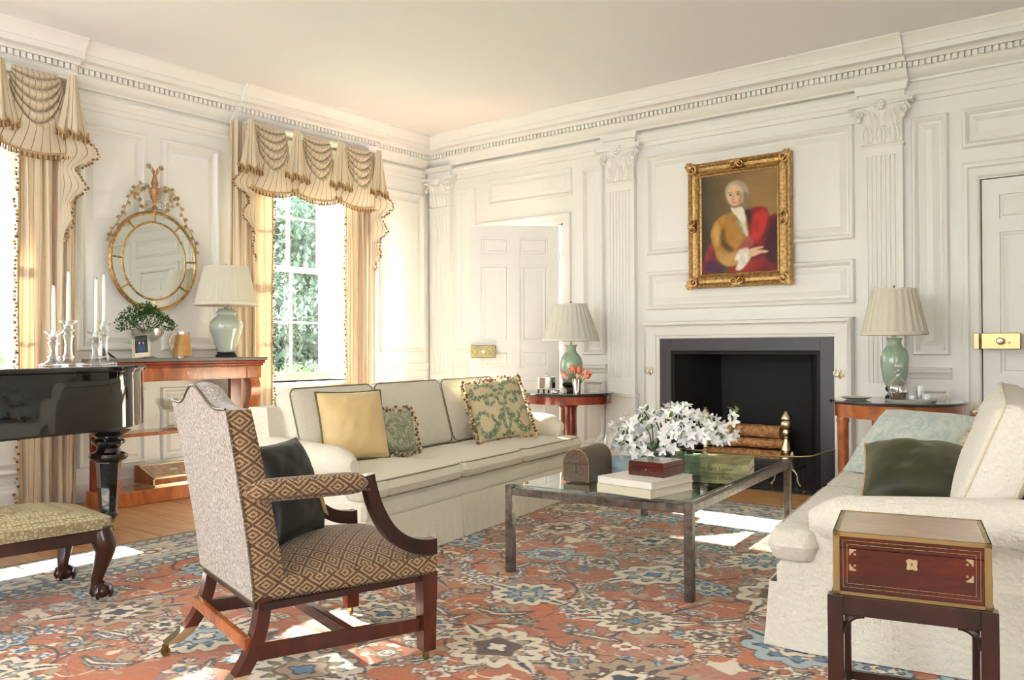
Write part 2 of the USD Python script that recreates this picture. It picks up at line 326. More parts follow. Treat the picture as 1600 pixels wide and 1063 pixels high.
def drape(name, stripe, base, band, freq, width, trans=0.35):
    """striped curtain silk: stripes follow the cloth (uv), light passes through a little"""
    mat(name, {'uv': ('uvmap', {'attribute': 'st'}), 'sx': ('separate_xyz', {}), 'mu': ('math', {'math_type': 'multiply', 'value2': freq}), 'fr': ('math', {'math_type': 'fraction'}),
        'r': ('rgb_ramp', {'ramp': [(0.0, base), (0.44-width, base), (0.46-width, stripe), (0.46+width, stripe), (0.48+width, base), (0.72, base), (0.74, band), (0.86, band), (0.88, base)]}),
        'd': ('principled_bsdf', {'roughness': 0.6, 'sheen_weight': 0.2}), 't': ('translucent_bsdf', {}), 'm': ('mix_closure', {'fac': trans})},
        [('uv.UV', 'sx.vector'), ('sx.x', 'mu.value1'), ('mu.value', 'fr.value1'), ('fr.value', 'r.fac'), ('r.color', 'd.base_color'), ('r.color', 't.color'), ('d.BSDF', 'm.closure1'), ('t.BSDF', 'm.closure2')], 'm.closure')
drape('curtain_silk', lin(190, 166, 142), lin(232, 216, 190), lin(216, 190, 168), 9.0, 0.03, 0.22)
drape('swag_silk', lin(116, 100, 88), lin(210, 194, 166), lin(214, 199, 172), 15.0, 0.03, 0.10)
mat('shade_silk', {'d': ('diffuse_bsdf', {'color': (0.84, 0.80, 0.68)}), 't': ('translucent_bsdf', {'color': (0.84, 0.79, 0.66)}), 'm': ('mix_closure', {'fac': 0.35})}, [('d.BSDF', 'm.closure1'), ('t.BSDF', 'm.closure2')], 'm.closure')
mat('shade_grey', {'d': ('diffuse_bsdf', {'color': (0.80, 0.79, 0.70)}), 't': ('translucent_bsdf', {'color': (0.78, 0.76, 0.66)}), 'm': ('mix_closure', {'fac': 0.3})}, [('d.BSDF', 'm.closure1'), ('t.BSDF', 'm.closure2')], 'm.closure')
def leafmat(name, col, tr):
    mat(name, {'oi': ('geometry', {}), 'r': ('rgb_ramp', {'ramp': [(0, tuple(A(col)*0.6)), (1, tuple(np.clip(A(col)*1.5, 0, 1)))]}), 'd': ('principled_bsdf', {'roughness': 0.5}), 't': ('translucent_bsdf', {}), 'm': ('mix_closure', {'fac': tr})},
        [('oi.random_per_island', 'r.fac'), ('r.color', 'd.base_color'), ('r.color', 't.color'), ('d.BSDF', 'm.closure1'), ('t.BSDF', 'm.closure2')], 'm.closure')
leafmat('ivy_leaf', lin(74, 128, 46), 0.25); leafmat('hedge_leaf', lin(104, 136, 88), 0.30); leafmat('tree_leaf', lin(108, 134, 120), 0.30); leafmat('azalea_leaf', lin(112, 146, 66), 0.3)
# chair weave: nested stepped diamonds on the cloth's own uv
mat('diamond_weave', {'uv': ('uvmap', {'attribute': 'st'}), 'mp': ('mapping', {'mapping_type': 'point', 'scale': (11.5, 15.5, 1)}), 'nz': ('noise_texture', {'scale': 260.0, 'detail': 1.0}), 'sx': ('separate_xyz', {}),
    'fx': ('math', {'math_type': 'pingpong', 'value2': 0.5}), 'fy': ('math', {'math_type': 'pingpong', 'value2': 0.5}), 'sm': ('math', {'math_type': 'add'}), 'm4': ('math', {'math_type': 'multiply', 'value2': 2.0}), 'w': ('math', {'math_type': 'pingpong', 'value2': 0.5}),
    'nn': ('math', {'math_type': 'multiply_add', 'value2': 0.35, 'value3': -0.17}), 'ad': ('math', {'math_type': 'add'}),
    'r': ('rgb_ramp', {'ramp': [(0.0, lin(86, 62, 42)), (0.14, lin(86, 62, 42)), (0.19, lin(166, 136, 100)), (0.36, lin(166, 136, 100)), (0.41, lin(88, 64, 42)), (0.5, lin(92, 68, 46)), (1, lin(92, 68, 46))]}),
    'b': ('bump', {'strength': 0.5, 'distance': 0.004}), 'p': ('principled_bsdf', {'roughness': 0.9, 'sheen_weight': 0.2})},
    [('uv.UV', 'mp.vector'), ('mp.vector', 'sx.vector'), ('sx.x', 'fx.value1'), ('sx.y', 'fy.value1'), ('fx.value', 'sm.value1'), ('fy.value', 'sm.value2'), ('sm.value', 'm4.value1'), ('m4.value', 'w.value1'),
     ('uv.UV', 'nz.vector'), ('nz.fac', 'nn.value1'), ('w.value', 'ad.value1'), ('nn.value', 'ad.value2'), ('ad.value', 'r.fac'), ('r.color', 'p.base_color'), ('ad.value', 'b.height'), ('b.normal', 'p.normal')])
mat('heather_cloth', {'tc': ('texture_coordinate', {}), 'mp': ('mapping', {'mapping_type': 'point', 'scale': (1, 1, 0.55)}), 'n': ('noise_texture', {'scale': 210.0, 'detail': 3.0}), 'r': ('rgb_ramp', {'ramp': [(0.34, lin(108, 96, 90)), (0.5, lin(154, 144, 136)), (0.64, lin(192, 184, 176))]}),
    'b': ('bump', {'strength': 0.7, 'distance': 0.004}), 'p': ('principled_bsdf', {'roughness': 0.95, 'sheen_weight': 0.3})}, [('tc.object', 'mp.vector'), ('mp.vector', 'n.vector'), ('n.fac', 'r.fac'), ('r.color', 'p.base_color'), ('n.fac', 'b.height'), ('b.normal', 'p.normal')])
mat('bench_weave', {'tc': ('texture_coordinate', {}), 'v': ('voronoi_texture', {'scale': 58.0, 'feature': 'distance_to_edge', 'randomness': 0.5}), 'r': ('rgb_ramp', {'ramp': [(0.0, lin(134, 120, 88)), (0.06, lin(140, 126, 94)), (0.16, lin(176, 166, 132)), (0.5, lin(184, 174, 140))]}),
    'p': ('principled_bsdf', {'roughness': 0.9})}, [('tc.object', 'v.vector'), ('v.distance', 'r.fac'), ('r.color', 'p.base_color')])
def printed(name, ground, ink1, ink2, scale, rough=0.7):
    """a flat printed figure on cloth"""
    mat(name, {'tc': ('texture_coordinate', {}), 'n': ('noise_texture', {'scale': scale, 'detail': 2.5, 'distortion': 2.2}), 'r': ('rgb_ramp', {'ramp': [(0.0, ground), (0.43, ground), (0.46, ink1), (0.50, ink1), (0.52, ink2), (0.56, ink1), (0.60, ground), (0.66, ground), (0.69, ink1), (1.0, ink1)]}),
        'p': ('principled_bsdf', {'roughness': rough, 'sheen_weight': 0.2})}, [('tc.object', 'n.vector'), ('n.fac', 'r.fac'), ('r.color', 'p.base_color')])
printed('pale_blue_silk', lin(192, 198, 188), lin(176, 188, 182), lin(164, 178, 172), 9.0, 0.5)
printed('grey_green_silk', lin(178, 174, 146), lin(140, 144, 120), lin(112, 118, 96), 14.0, 0.5)
mat('pile', {'c': ('attribute', {'attribute': 'pile'}), 'p': ('principled_bsdf', {'roughness': 0.95, 'sheen_weight': 0.25, 'specular_ior_level': 0.2}), 'tc': ('texture_coordinate', {}), 'n': ('noise_texture', {'scale': 300.0, 'detail': 1.0}), 'b': ('bump', {'strength': 0.5, 'distance': 0.004})},
    [('c.color', 'p.base_color'), ('tc.object', 'n.vector'), ('n.fac', 'b.height'), ('b.normal', 'p.normal')])
mat('oil_paint', {'c': ('attribute', {'attribute': 'pile'}), 'p': ('principled_bsdf', {'roughness': 0.45, 'specular_ior_level': 0.3})}, [('c.color', 'p.base_color')])
# ================================================================ THE ROOM
XL, XR, YB, YF, ZC = -6.2, 2.4, 6.5, -2.4, 3.27
BACK = ((0, YB, 0), (1, 0, 0), (0, 0, 1), (0, -1, 0))      # local (s, t, h) -> world on the fireplace wall
LEFT = ((XL, 0, 0), (0, 1, 0), (0, 0, 1), (1, 0, 0))       # on the window wall
def on(m, fr): return place(m, *fr)
def sth(s0, s1, t0, t1, h0, h1, b=0.0): return box(s0, s1, t0, t1, h0, h1, b)
PANEL = [(0, 0), (0, .014), (.010, .032), (.024, .036), (.034, .026), (.046, .004), (.058, .003), (.100, .024)]
SMALLP = [(0, 0), (0, .010), (.008, .024), (.018, .024), (.028, .010), (.036, .003), (.046, .003), (.072, .017)]
def ushape(s0, s1, t1, prof, t0=0.0):
    rings = [[[s0+d, t0, h], [s0+d, t1-d, h], [s1-d, t1-d, h], [s1-d, t0, h]] for d, h in prof]
    return flip(loft(rings, closed=False, caps=False))
def setting(name, label, cat):
    return tag(UsdGeom.Xform.Define(stage, numbered('/World', name)).GetPrim(), label, cat, None, 'structure')

# floor planks run along the fireplace wall
fl = setting('floor', 'wide pine plank floor showing around the patterned rug', 'floor')
pr_ = np.random.RandomState(3); W = 0.315; y = YF; k = 0
part(fl, 'subfloor', box(XL-.4, XR, YF, YB+2.2, -0.06, -0.022), 'subfloor', 0)
while y < YB+1.7:
    xs = [XL-.35]+sorted(pr_.uniform(XL+.6, XR-.6, 2 if pr_.rand() < .5 else 1).tolist())+[XR]
    for a, b in zip(xs[:-1], xs[1:]):
        if b-a > .25:
            part(fl, 'plank', box(a+.0015, b-.0015, y+.002, y+W-.002, -0.022, -0.002+pr_.uniform(-.0012, .001), .0025), 'plank_'+'abc'[k % 3], 0); k += 1
    y += W
ce = tag(define('/World/ceiling', box(XL-.4, XR+.3, YF-.3, YB+.3, ZC, ZC+.1), 'paint_ceiling', 0), 'plain white plaster ceiling above the dentil cornice', 'ceiling', None, 'structure')

# fireplace wall
D1 = (-5.35, -4.48, 2.265); FB = (-3.36, -2.105, 1.067); D2 = (-1.02, -0.04, 2.24)
wb = setting('wall_back', 'cream panelled wall with the fireplace, pilasters and two doors', 'wall')
T = .3
body = [sth(XL-.4, D1[0], 0, ZC, -T, 0), sth(D1[0], D1[1], D1[2], ZC, -T, 0), sth(D1[1], FB[0], 0, ZC, -T, 0), sth(FB[0], FB[1], FB[2], ZC, -T, 0), sth(FB[1], D2[0], 0, ZC, -T, 0), sth(D2[0], D2[1], D2[2], ZC, -T, 0), sth(D2[1], XR+.3, 0, ZC, -T, 0), sth(D2[0], D2[1], 0, D2[2], -T, -.10)]
part(wb, 'plaster', on(cat(body), BACK), 'paint', 0)
for s0, s1, t0, t1, p in [(-5.80, -5.56, 1.08, 2.73, SMALLP), (-5.39, -4.375, 2.52, 2.775, SMALLP), (-4.255, -4.025, 1.03, 2.745, PANEL), (-3.585, -1.845, 1.90, 2.755, PANEL), (-3.585, -1.845, 1.42, 1.75, PANEL),
        (-1.45, -1.21, 1.035, 2.73, PANEL), (-1.125, 0.07, 2.46, 2.735, PANEL), (-5.80, -5.56, .22, .80, SMALLP), (-4.255, -4.025, .22, .80, SMALLP), (-1.45, -1.21, .22, .80, SMALLP), (.25, 1.15, 1.05, 2.73, PANEL), (.25, 1.15, .22, .80, SMALLP), (1.3, 2.2, 1.05, 2.73, PANEL)]:
    part(wb, 'panel', on(rectloft(s0, s1, t0, t1, p), BACK), 'paint', 25)
RAIL = [(0, .865), (.010, .872), (.014, .895), (.030, .915), (.030, .932), (.036, .938), (.036, .944), (0, .948)]
for s0, s1 in [(-5.84, -5.46), (-4.37, -4.0), (-1.48, -1.20), (.14, XR)]:
    m = run(RAIL, s0, s1); part(wb, 'chair_rail', on(place(m, (0, 0, 0), (1, 0, 0), (0, 0, 1), (0, 1, 0)), BACK), 'paint', 25)
def along(fr, prof, a0, a1, off=0.0):
    """moulding along a wall: profile (projection, height)"""
    return on(place(run([(p+off, z) for p, z in prof]+([(0, prof[-1][1]), (0, prof[0][1])] if off else []), a0, a1), (0, 0, 0), (1, 0, 0), (0, 0, 1), (0, 1, 0)), fr)
ARCH = [(0, 2.845), (.010, 2.85), (.010, 2.885), (.018, 2.89), (.018, 2.925), (.030, 2.94), (.034, 2.955), (0, 2.96)]
part(wb, 'architrave', cat(along(BACK, ARCH, -6.2, -1.49, .012), along(BACK, ARCH, -1.49, XR)), 'paint', 25)
BASE = [(0, 0), (.028, 0), (.028, .13), (.022, .142), (.016, .150), (.012, .170), (0, .178)]
bb = setting('baseboard_back', 'cream moulded baseboard along the fireplace wall', 'baseboard')
for a0, a1 in [(XL, -5.44), (-4.39, -3.62), (-1.82, -1.12), (.05, XR)]: part(bb, 'board', along(BACK, BASE, a0, a1), 'paint', 25)

# window wall with openings splayed towards the room
WIN = [(1.335, 2.675), (4.12, 5.46), (-1.45, -.11)]; ZS, ZH = .80, 2.86
wl = setting('wall_left', 'cream panelled wall with the tall curtained sash windows', 'wall')
ys = [YF-.3]+[q for a in sorted(WIN) for q in a]+[YB+.3]; T = .42
body = [sth(ys[i], ys[i+1], 0, ZC, -T, 0) for i in range(0, len(ys), 2)]
for a, b in WIN: body += [sth(a, b, 0, ZS, -T, 0), sth(a, b, ZH, ZC, -T, 0)]
part(wl, 'plaster', on(cat(body), LEFT), 'paint', 0)
for s0, s1, t0, t1, p in [(2.84, 3.345, 1.09, 2.745, PANEL), (3.475, 3.975, 1.09, 2.745, PANEL), (5.78, 6.395, 1.06, 2.71, PANEL), (2.84, 3.345, .24, .80, SMALLP), (3.475, 3.975, .24, .80, SMALLP), (5.78, 6.395, .24, .80, SMALLP),
        (.05, .55, 1.09, 2.745, PANEL), (.68, 1.18, 1.09, 2.745, PANEL), (.05, 1.18, .24, .80, SMALLP), (1.40, 2.61, .25, .70, SMALLP), (4.19, 5.39, .25, .70, SMALLP), (-2.2, -1.6, 1.09, 2.745, PANEL)]:
    part(wl, 'panel', on(rectloft(s0, s1, t0, t1, p), LEFT), 'paint', 25)
for s0, s1 in [(2.70, 4.09), (5.50, 6.5), (0, 1.30)]: part(wl, 'chair_rail', along(LEFT, RAIL, s0, s1), 'paint', 25)
part(wl, 'architrave', along(LEFT, ARCH, YF, YB), 'paint', 25)
bl = setting('baseboard_left', 'cream moulded baseboard along the window wall', 'baseboard'); part(bl, 'board', along(LEFT, BASE, YF, YB), 'paint', 25)

# dentil cornice
CROWN = [(0, 2.985), (.016, 2.99), (.018, 3.004), (.030, 3.014), (.042, 3.022), (.064, 3.044), (.074, 3.064), (.080, 3.066), (.080, 3.108), (.112, 3.110), (.118, 3.122), (.134, 3.134), (.190, 3.137), (.190, 3.178), (.198, 3.182), (.200, 3.192), (.212, 3.212), (.232, 3.236), (.245, 3.252), (.252, 3.256), (.252, 3.275), (0, 3.275)]
DP = .041
def cornice(name, label, fr, sections):
    t = setting(name, label, 'cornice')
    for a0, a1, off in sections:
        part(t, 'moulding', along(fr, CROWN, a0, a1, off), 'paint', 22)
        n = int((a1-a0)/DP)
        part(t, 'dentil_course', cat([on(sth(a0+(i+.5)*DP-.0135, a0+(i+.5)*DP+.0135, 3.070, 3.106, .05+off, .108+off), fr) for i in range(n)]), 'paint', 0, kind='stuff')
cornice('trim_1', 'dentil cornice above the windows', LEFT, [(YF, 2.79, .035), (2.79, 4.07, 0), (4.07, 5.66, .035), (5.66, YB, 0)])
cornice('trim_2', 'dentil cornice above the fireplace wall', BACK, [(XL, -5.86, 0), (-5.86, -1.455, .04), (-1.455, XR, 0)])

# Corinthian pilasters
def flutes(s0, s1, n, h=.05):
    p = [(s0, 0), (s0, h)]; m = .028; w = (s1-s0-2*m)/n
    for i in range(n):
        c = s0+m+(i+.5)*w; r = w*.36
        p += [(c+r*math.cos(a), h-r*.9*math.sin(a)) for a in np.linspace(PI, 0, 7)]
    return p+[(s1, h), (s1, 0)]
def acanthus(w, h, out):
    """one leaf: stands on its foot, bends forward at the tip; local x across, y forward, z up"""
    def fn(u, v):
        x = (u-.5)*2; lob = 1-.16*np.abs(np.sin(v*PI*3.5)); prof = np.sin(np.clip(v*.86+.14, 0, 1)*PI)**.5
        return x*w/2*prof*lob, out*(v**2.2)*1.0+.010*(1-x**2)-.013*np.abs(np.sin(x*PI*2.2)), h*(v-.20*np.clip(v-.72, 0, 1)**1.0*2.2)
    return two_sided(grid(fn, 13, 15), .006)
def spiral(r, turns, t, flipx=1):
    a = np.linspace(0, turns*2*PI, 26); rr = r*(1-a/a[-1]*.85)
    return tube(np.stack([flipx*rr*np.cos(a), np.linspace(0, .012, 26), rr*np.sin(a)], 1), np.linspace(t, t*.6, 26), 6)
def pilaster(n, s0, s1, label):
    t = setting(f'trim_{n}', label, 'pilaster'); c = (s0+s1)/2; w = s1-s0; h = .05
    loc = lambda m: on(place(m, (c, 0, 0), (1, 0, 0), (0, 0, 1), (0, 1, 0)), BACK)          # local (x, forward, up)
    sh = place(prism(flutes(-w/2, w/2, 7), .83, 2.485), (0, 0, 0), (1, 0, 0), (0, 1, 0), (0, 0, 1))
    part(t, 'shaft', loc(cat(sh, box(-w/2, w/2, 0, h, 2.485, 2.545), box(-w/2, w/2, 0, h, .70, .83))), 'paint', 30)
    part(t, 'pedestal', loc(cat(box(-w/2-.012, w/2+.012, 0, h+.012, 0, .68, .004), box(-w/2-.022, w/2+.022, 0, h+.022, .655, .70, .008), box(-w/2-.022, w/2+.022, 0, h+.022, 0, .19, .006))), 'paint', 30)
    z0 = 2.545; bell = loft([[[-a, 0, z], [-a, d, z], [a, d, z], [a, 0, z]] for z, a, d in [(z0, w/2+.004, .055), (z0+.015, w/2+.012, .062), (z0+.03, w/2, .052), (z0+.18, w/2, .055), (z0+.27, w/2+.035, .085), (z0+.30, w/2+.045, .095)]])
    cap = part(t, 'capital', loc(bell), 'paint', 30)
    for row, (zz_, hh, o, n_) in enumerate([(z0+.03, .13, .035, 3), (z0+.10, .17, .05, 2)]):
        for i in range(n_):
            x = (i-(n_-1)/2)*w/n_*(1.0 if row == 0 else 1.0)
            part(cap, 'acanthus_leaf', loc(mv(acanthus(w/n_*1.08, hh, o), x, .052, zz_)), 'paint', 40)
    for s in (-1, 1):
        part(cap, 'volute', loc(cat(mv(spiral(.042, 1.6, .011, s), s*(w/2+.018), .085, z0+.245), tube([[s*.02, .06, z0+.15], [s*.05, .075, z0+.22], [s*(w/2-.02), .095, z0+.275], [s*(w/2+.03), .10, z0+.28]], [.007, .009, .011, .011], 6), ball(.022, s*(w/2+.012), .09, z0+.205, 1))), 'paint', 40)
    pts = [(-w/2-.075, 0), (-w/2-.085, .115), (-w/2-.055, .128), (-w/4, .098), (0, .088), (w/4, .098), (w/2+.055, .128), (w/2+.085, .115), (w/2+.075, 0)]
    part(cap, 'abacus', loc(cat(prism(pts, z0+.295, z0+.315), prism([(x*1.04, y*1.06) for x, y in pts], z0+.315, z0+.330))), 'paint', 30)
    part(cap, 'rosette', loc(cat([ball(.016, .026*math.cos(a), .108, z0+.295+.026*math.sin(a), 1) for a in np.arange(6)*PI/3]+[ball(.02, 0, .112, z0+.295, 1)])), 'paint', 40)
    b0, b1, q0, q1 = z0+.33, 2.985, w/2+.02, w/2+.045
    part(t, 'entablature_block', loc(loft([[[-a, 0, z], [-a, d, z], [a, d, z], [a, 0, z]] for z, a, d in [(b0, q0, .065), (b0+.055, q0, .065), (b0+.062, q1-.012, .08), (b1-.005, q1, .09), (b1, q1, .09)]])), 'paint', 20)
pilaster(3, -6.15, -5.87, 'fluted Corinthian pilaster in the corner beside the window wall')
pilaster(4, -3.97, -3.69, 'fluted Corinthian pilaster left of the fireplace')
pilaster(5, -1.775, -1.50, 'fluted Corinthian pilaster right of the fireplace')

# fireplace: moulded surround, black slip, soot-dark firebox, hearth
SURR = [(-.008, 0), (-.008, .035), (.0, .075), (.022, .085), (.034, .060), (.050, .052), (.10, .046), (.112, .040), (.116, .028), (.130, .026), (.138, .020), (.142, .0)]
fp = setting('trim_6', 'white moulded surround of the black fireplace', 'fireplace')
part(fp, 'surround', on(ushape(-3.605, -1.86, 1.31, SURR), BACK), 'paint', 25)
part(fp, 'slip', on(cat([sth(-3.465, FB[0], 0, 1.17, -.02, .012, .002), sth(FB[1], -2.0, 0, 1.17, -.02, .012, .002), sth(FB[0], FB[1], FB[2], 1.17, -.02, .012, .002)]), BACK), 'black_slip', 0)
a0, a1, b0, b1, dz = FB[0], FB[1], FB[0]+.22, FB[1]-.22, .52
v = [(a0, 0, 0), (a1, 0, 0), (b1, 0, dz), (b0, 0, dz), (a0, FB[2], 0), (a1, FB[2], 0), (b1, FB[2]+.1, dz), (b0, FB[2]+.1, dz)]
fbm = two_sided((A([(x, z, -h) for x, z, h in v]), np.array([[1, 2, 6], [1, 6, 5], [2, 3, 7], [2, 7, 6], [3, 0, 4], [3, 4, 7], [4, 5, 6], [4, 6, 7]])), .04)
part(fp, 'firebox', on(fbm, BACK), 'soot', 0)
part(fp, 'hearth', on(cat(sth(a0-.12, a1+.12, -.03, .004, -.56, .0), sth(-3.47, -1.99, -.03, .006, 0, .24, .003)), BACK), 'hearth_stone', 0)

# doors
CASE = [(0, 0), (0, .026), (.012, .034), (.030, .034), (.040, .022), (.052, .018), (.082, .018), (.090, .012), (.095, 0)]
def leaf6(w, h, th):
    """a six-panelled leaf: local x across, y out of the face, z up; returns frame, panels for both faces"""
    st, mid = .105, .10; rows = [(.23, .80), (.925, 1.125), (1.215, 1.84), (1.93, h-.10)]
    rows = [(.24, .90), (.24, .90)][:0]+[(.22, .80), (.90, 1.06), (1.14, 1.86), (1.95, h-.11)]
    rows = [(.20, .56), (.66, .90), (1.03, 1.80), (1.91, h-.115)] if False else rows
    xs = [(st, w/2-mid/2), (w/2+mid/2, w-st)]; zs = [0]+[q for r in rows for q in r]+[h]
    fr = [box(0, st, 0, th, 0, h), box(w-st, w, 0, th, 0, h)] + [box(w/2-mid/2, w/2+mid/2, 0, th, a_+.0002, b_-.0002, .0) for a_, b_ in rows]
    fr += [box(st, w-st, 0, th, zs[i], zs[i+1]) for i in range(0, len(zs), 2)]+[box(st, w-st, th*.35, th*.65, .05, h-.05)]
    pn = []
    for x0, x1 in xs:
        for z0, z1 in rows:
            pr = [(0, th*.5-.001), (.006, th*.5-.002), (.020, .008), (.026, .004), (.034, .004), (.062, .015)]
            q = rectloft(x0, x1, z0, z1, [(d, hh-th*.5+.006) for d, hh in pr]); pn.append((place(q, (0, th*.5, 0), (1, 0, 0), (0, 0, 1), (0, 1, 0)), place(q, (0, th*.5, 0), (1, 0, 0), (0, 0, 1), (0, -1, 0))))
    return cat(fr), pn
def leafparts(d, o, ax, w, h, both=True):
    """the leaf hung in the world: o is the hinge's foot, ax points across the leaf; its face looks along ax x up"""
    ax = A(ax)/np.linalg.norm(ax); ny = np.cross(ax, [0, 0, 1]); fr, pn = leaf6(w, h, .045)
    L = part(d, 'leaf', place(fr, o, ax, ny, (0, 0, 1)), 'paint', 20)
    for a, b in pn:
        part(L, 'panel', place(a, o, ax, ny, (0, 0, 1)), 'paint', 25)
        if both: part(L, 'panel', place(b, o, ax, ny, (0, 0, 1)), 'paint', 25)
    return ax, ny
d1 = setting('door_1', 'white six-panelled door standing open into the room, behind the left sofa', 'door')
part(d1, 'casing', on(ushape(D1[0]-.095, D1[1]+.095, D1[2]+.095, CASE), BACK), 'paint', 25)
part(d1, 'jamb', on(cat(sth(D1[0]-.001, D1[0]+.018, 0, D1[2], -.3, .0), sth(D1[1]-.018, D1[1]+.001, 0, D1[2], -.3, 0), sth(D1[0], D1[1], D1[2]-.018, D1[2]+.001, -.3, 0)), BACK), 'paint', 0)
ang = math.radians(43.5); hx, hy = D1[1]-.022, YB-.035; wl_ = .84
ax, ny = leafparts(d1, (hx, hy, .012), (-math.cos(ang), -math.sin(ang), 0), wl_, 2.225)
if ny @ A([0, -1, 0]) < 0: ny = -ny
po = A([hx, hy, 0])+ax*(wl_-.125)
def lockbox(d, p, ax, ny, flipx=1):
    L = part(d, 'lock_box', place(box(-.115, .115, 0, .035, -.055, .055, .004), p, ax, ny, (0, 0, 1)), 'old_brass' if flipx > 0 else 'brass', 25, label='brass rim lock case')
    part(L, 'knob', place(cat(mv(lathe([(.012, 0), (.008, .015), (.020, .024), (.024, .036), (.016, .046), (.002, .048)], 16), 0, 0, 0, rx=-PI/2), mv(ball(.006, .05, .003, -.01, 1), 0, 0, 0)), p+ny*.034, ax, ny, (0, 0, 1)), 'pale_brass', 40)
lockbox(d1, A([po[0], po[1], 1.065])+ny*.044*(1 if True else 0), ax, ny)
for z in (.25, 1.1, 1.95): part(d1, 'hinge', mv(lathe([(.008, -.05), (.008, .05)], 10), hx+.012, hy-.012, z), 'silver', 40)
d2 = setting('door_2', 'white six-panelled door closed at the far right of the fireplace wall', 'door')
part(d2, 'casing', on(ushape(D2[0]-.108, D2[1]+.108, D2[2]+.118, [(d*1.15, h) for d, h in CASE]), BACK), 'paint', 25)
leafparts(d2, (D2[1]-.004, YB+.012, .01), (-1, 0, 0), D2[1]-D2[0]-.012, D2[2]-.016, False)
p2 = A([D2[0]+.13, YB-.036+.046, 1.122]); lockbox(d2, A([D2[0]+.125, YB+.012-.045, 1.13]), A([1, 0, 0]), A([0, -1, 0]), -1)
part(d2, 'keep', box(D2[0]-.04, D2[0]-.004, YB-.055, YB-.0, 1.075, 1.185, .003), 'brass', 25)

# sash windows
def sash_window(n, a, b, label):
    w = setting(f'window_{n}', label, 'window'); g0, g1, gx = a+.09, b-.09, -.335
    Lf = lambda m: on(m, LEFT)
    lin_ = [A([[a, ZS, 0], [a, ZH, 0], [g0, ZH, -.30], [g0, ZS, -.30]]), A([[b, ZS, 0], [g1, ZS, -.30], [g1, ZH, -.30], [b, ZH, 0]]), A([[a, ZH, 0], [b, ZH, 0], [g1, ZH-.001, -.30], [g0, ZH-.001, -.30]])]
    part(w, 'lining', Lf(cat([two_sided((q, np.array([[0, 1, 2], [0, 2, 3]])), .012) for q in lin_])), 'paint_window', 0)
    for s, (p, q) in ((1, (b, g1)), (-1, (a, g0))):
        dv = A([q-p, 0, -.30]); L_ = np.linalg.norm(dv); dv /= L_; nn = np.cross([0, 1, 0], dv); nn = nn if nn[0]*s < 0 else -nn
        for t0, t1 in ((ZS+.06, 1.76), (1.86, ZH-.06)):
            part(w, 'shutter_panel', Lf(place(rectloft(.05, L_-.04, t0, t1, SMALLP[:-1]+[(.06, .010)]), A([p, 0, 0])+nn*.001, dv, (0, 1, 0), nn)), 'paint_window', 25)
    part(w, 'sill', Lf(cat(sth(a-.03, b+.03, ZS-.035, ZS, -.30, .035, .008), sth(g0-.05, g1+.05, ZS-.06, ZS+.02, -.48, -.30, .006))), 'paint_window', 25)
    part(w, 'frame', Lf(cat(sth(g0-.02, g0+.025, ZS, ZH, -.40, -.28), sth(g1-.025, g1+.02, ZS, ZH, -.40, -.28), sth(g0, g1, ZH-.03, ZH+.02, -.40, -.28))), 'paint_window', 0)
    for z0, z1, dx in ((ZS+.02, 1.86, 0), (1.825, ZH-.02, -.035)):
        h = gx+dx; y0, y1 = g0+.022, g1-.022; st = .045
        bars = [sth(y0, y0+st, z0, z1, h-.02, h+.02), sth(y1-st, y1, z0, z1, h-.02, h+.02), sth(y0+st, y1-st, z0, z0+.055, h-.02, h+.02), sth(y0+st, y1-st, z1-.04, z1, h-.02, h+.02)]
        gy = np.linspace(y0+st, y1-st, 4); gz = np.linspace(z0+.055, z1-.04, 3)
        bars += [sth(q-.010, q+.010, z0+.055, z1-.04, h-.014, h+.014, .003) for q in gy[1:-1]]+[sth(y0+st, y1-st, gz[1]-.010, gz[1]+.010, h-.0125, h+.0125, .003)]
        S = part(w, 'sash', Lf(cat(bars)), 'paint_window', 20)
        for i in range(3):
            for j in range(2):
                part(S, 'pane', Lf(sth(gy[i]+.008, gy[i+1]-.008, gz[j]+.008, gz[j+1]-.008, h-.002, h+.002)), 'pane_glass', 0)
sash_window(1, *WIN[0], 'white six-over-six sash window behind the piano at the left edge')
sash_window(2, *WIN[1], 'white six-over-six sash window behind the left sofa')
sash_window(3, *WIN[2], 'white sash window further along the window wall')

# the two walls behind the camera, with their own tall windows
def plain_wall(name, label, cat_, fr, s0, s1, wins, zs=.55, zh=2.85):
    w = setting(name, label, cat_); ss = [s0]+[q for a in wins for q in a]+[s1]; b = [sth(ss[i], ss[i+1], 0, ZC, -.3, 0) for i in range(0, len(ss), 2)]
    for a, c in wins: b += [sth(a, c, 0, zs, -.3, 0), sth(a, c, zh, ZC, -.3, 0)]
    part(w, 'plaster', on(cat(b), fr), 'paint', 0)
    for a, c in wins:
        f = [sth(a, a+.05, zs, zh, -.2, -.1), sth(c-.05, c, zs, zh, -.2, -.1), sth(a, c, zs, zs+.06, -.2, -.1), sth(a, c, zh-.05, zh, -.2, -.1), sth(a, c, (zs+zh)/2-.02, (zs+zh)/2+.02, -.2, -.1)]
        f += [sth(q-.012, q+.012, zs, zh, -.17, -.13) for q in np.linspace(a, c, 4)[1:-1]]
        part(w, 'glazing_bars', on(cat(f), fr), 'paint_window', 0)
    part(w, 'cornice', along(fr, CROWN, s0, s1), 'paint', 22)
plain_wall('wall_right', 'plain cream wall with tall windows opposite the window wall', 'wall', ((XR, 0, 0), (0, 1, 0), (0, 0, 1), (-1, 0, 0)), YF-.3, YB+.3, [(-1.6, .2)])
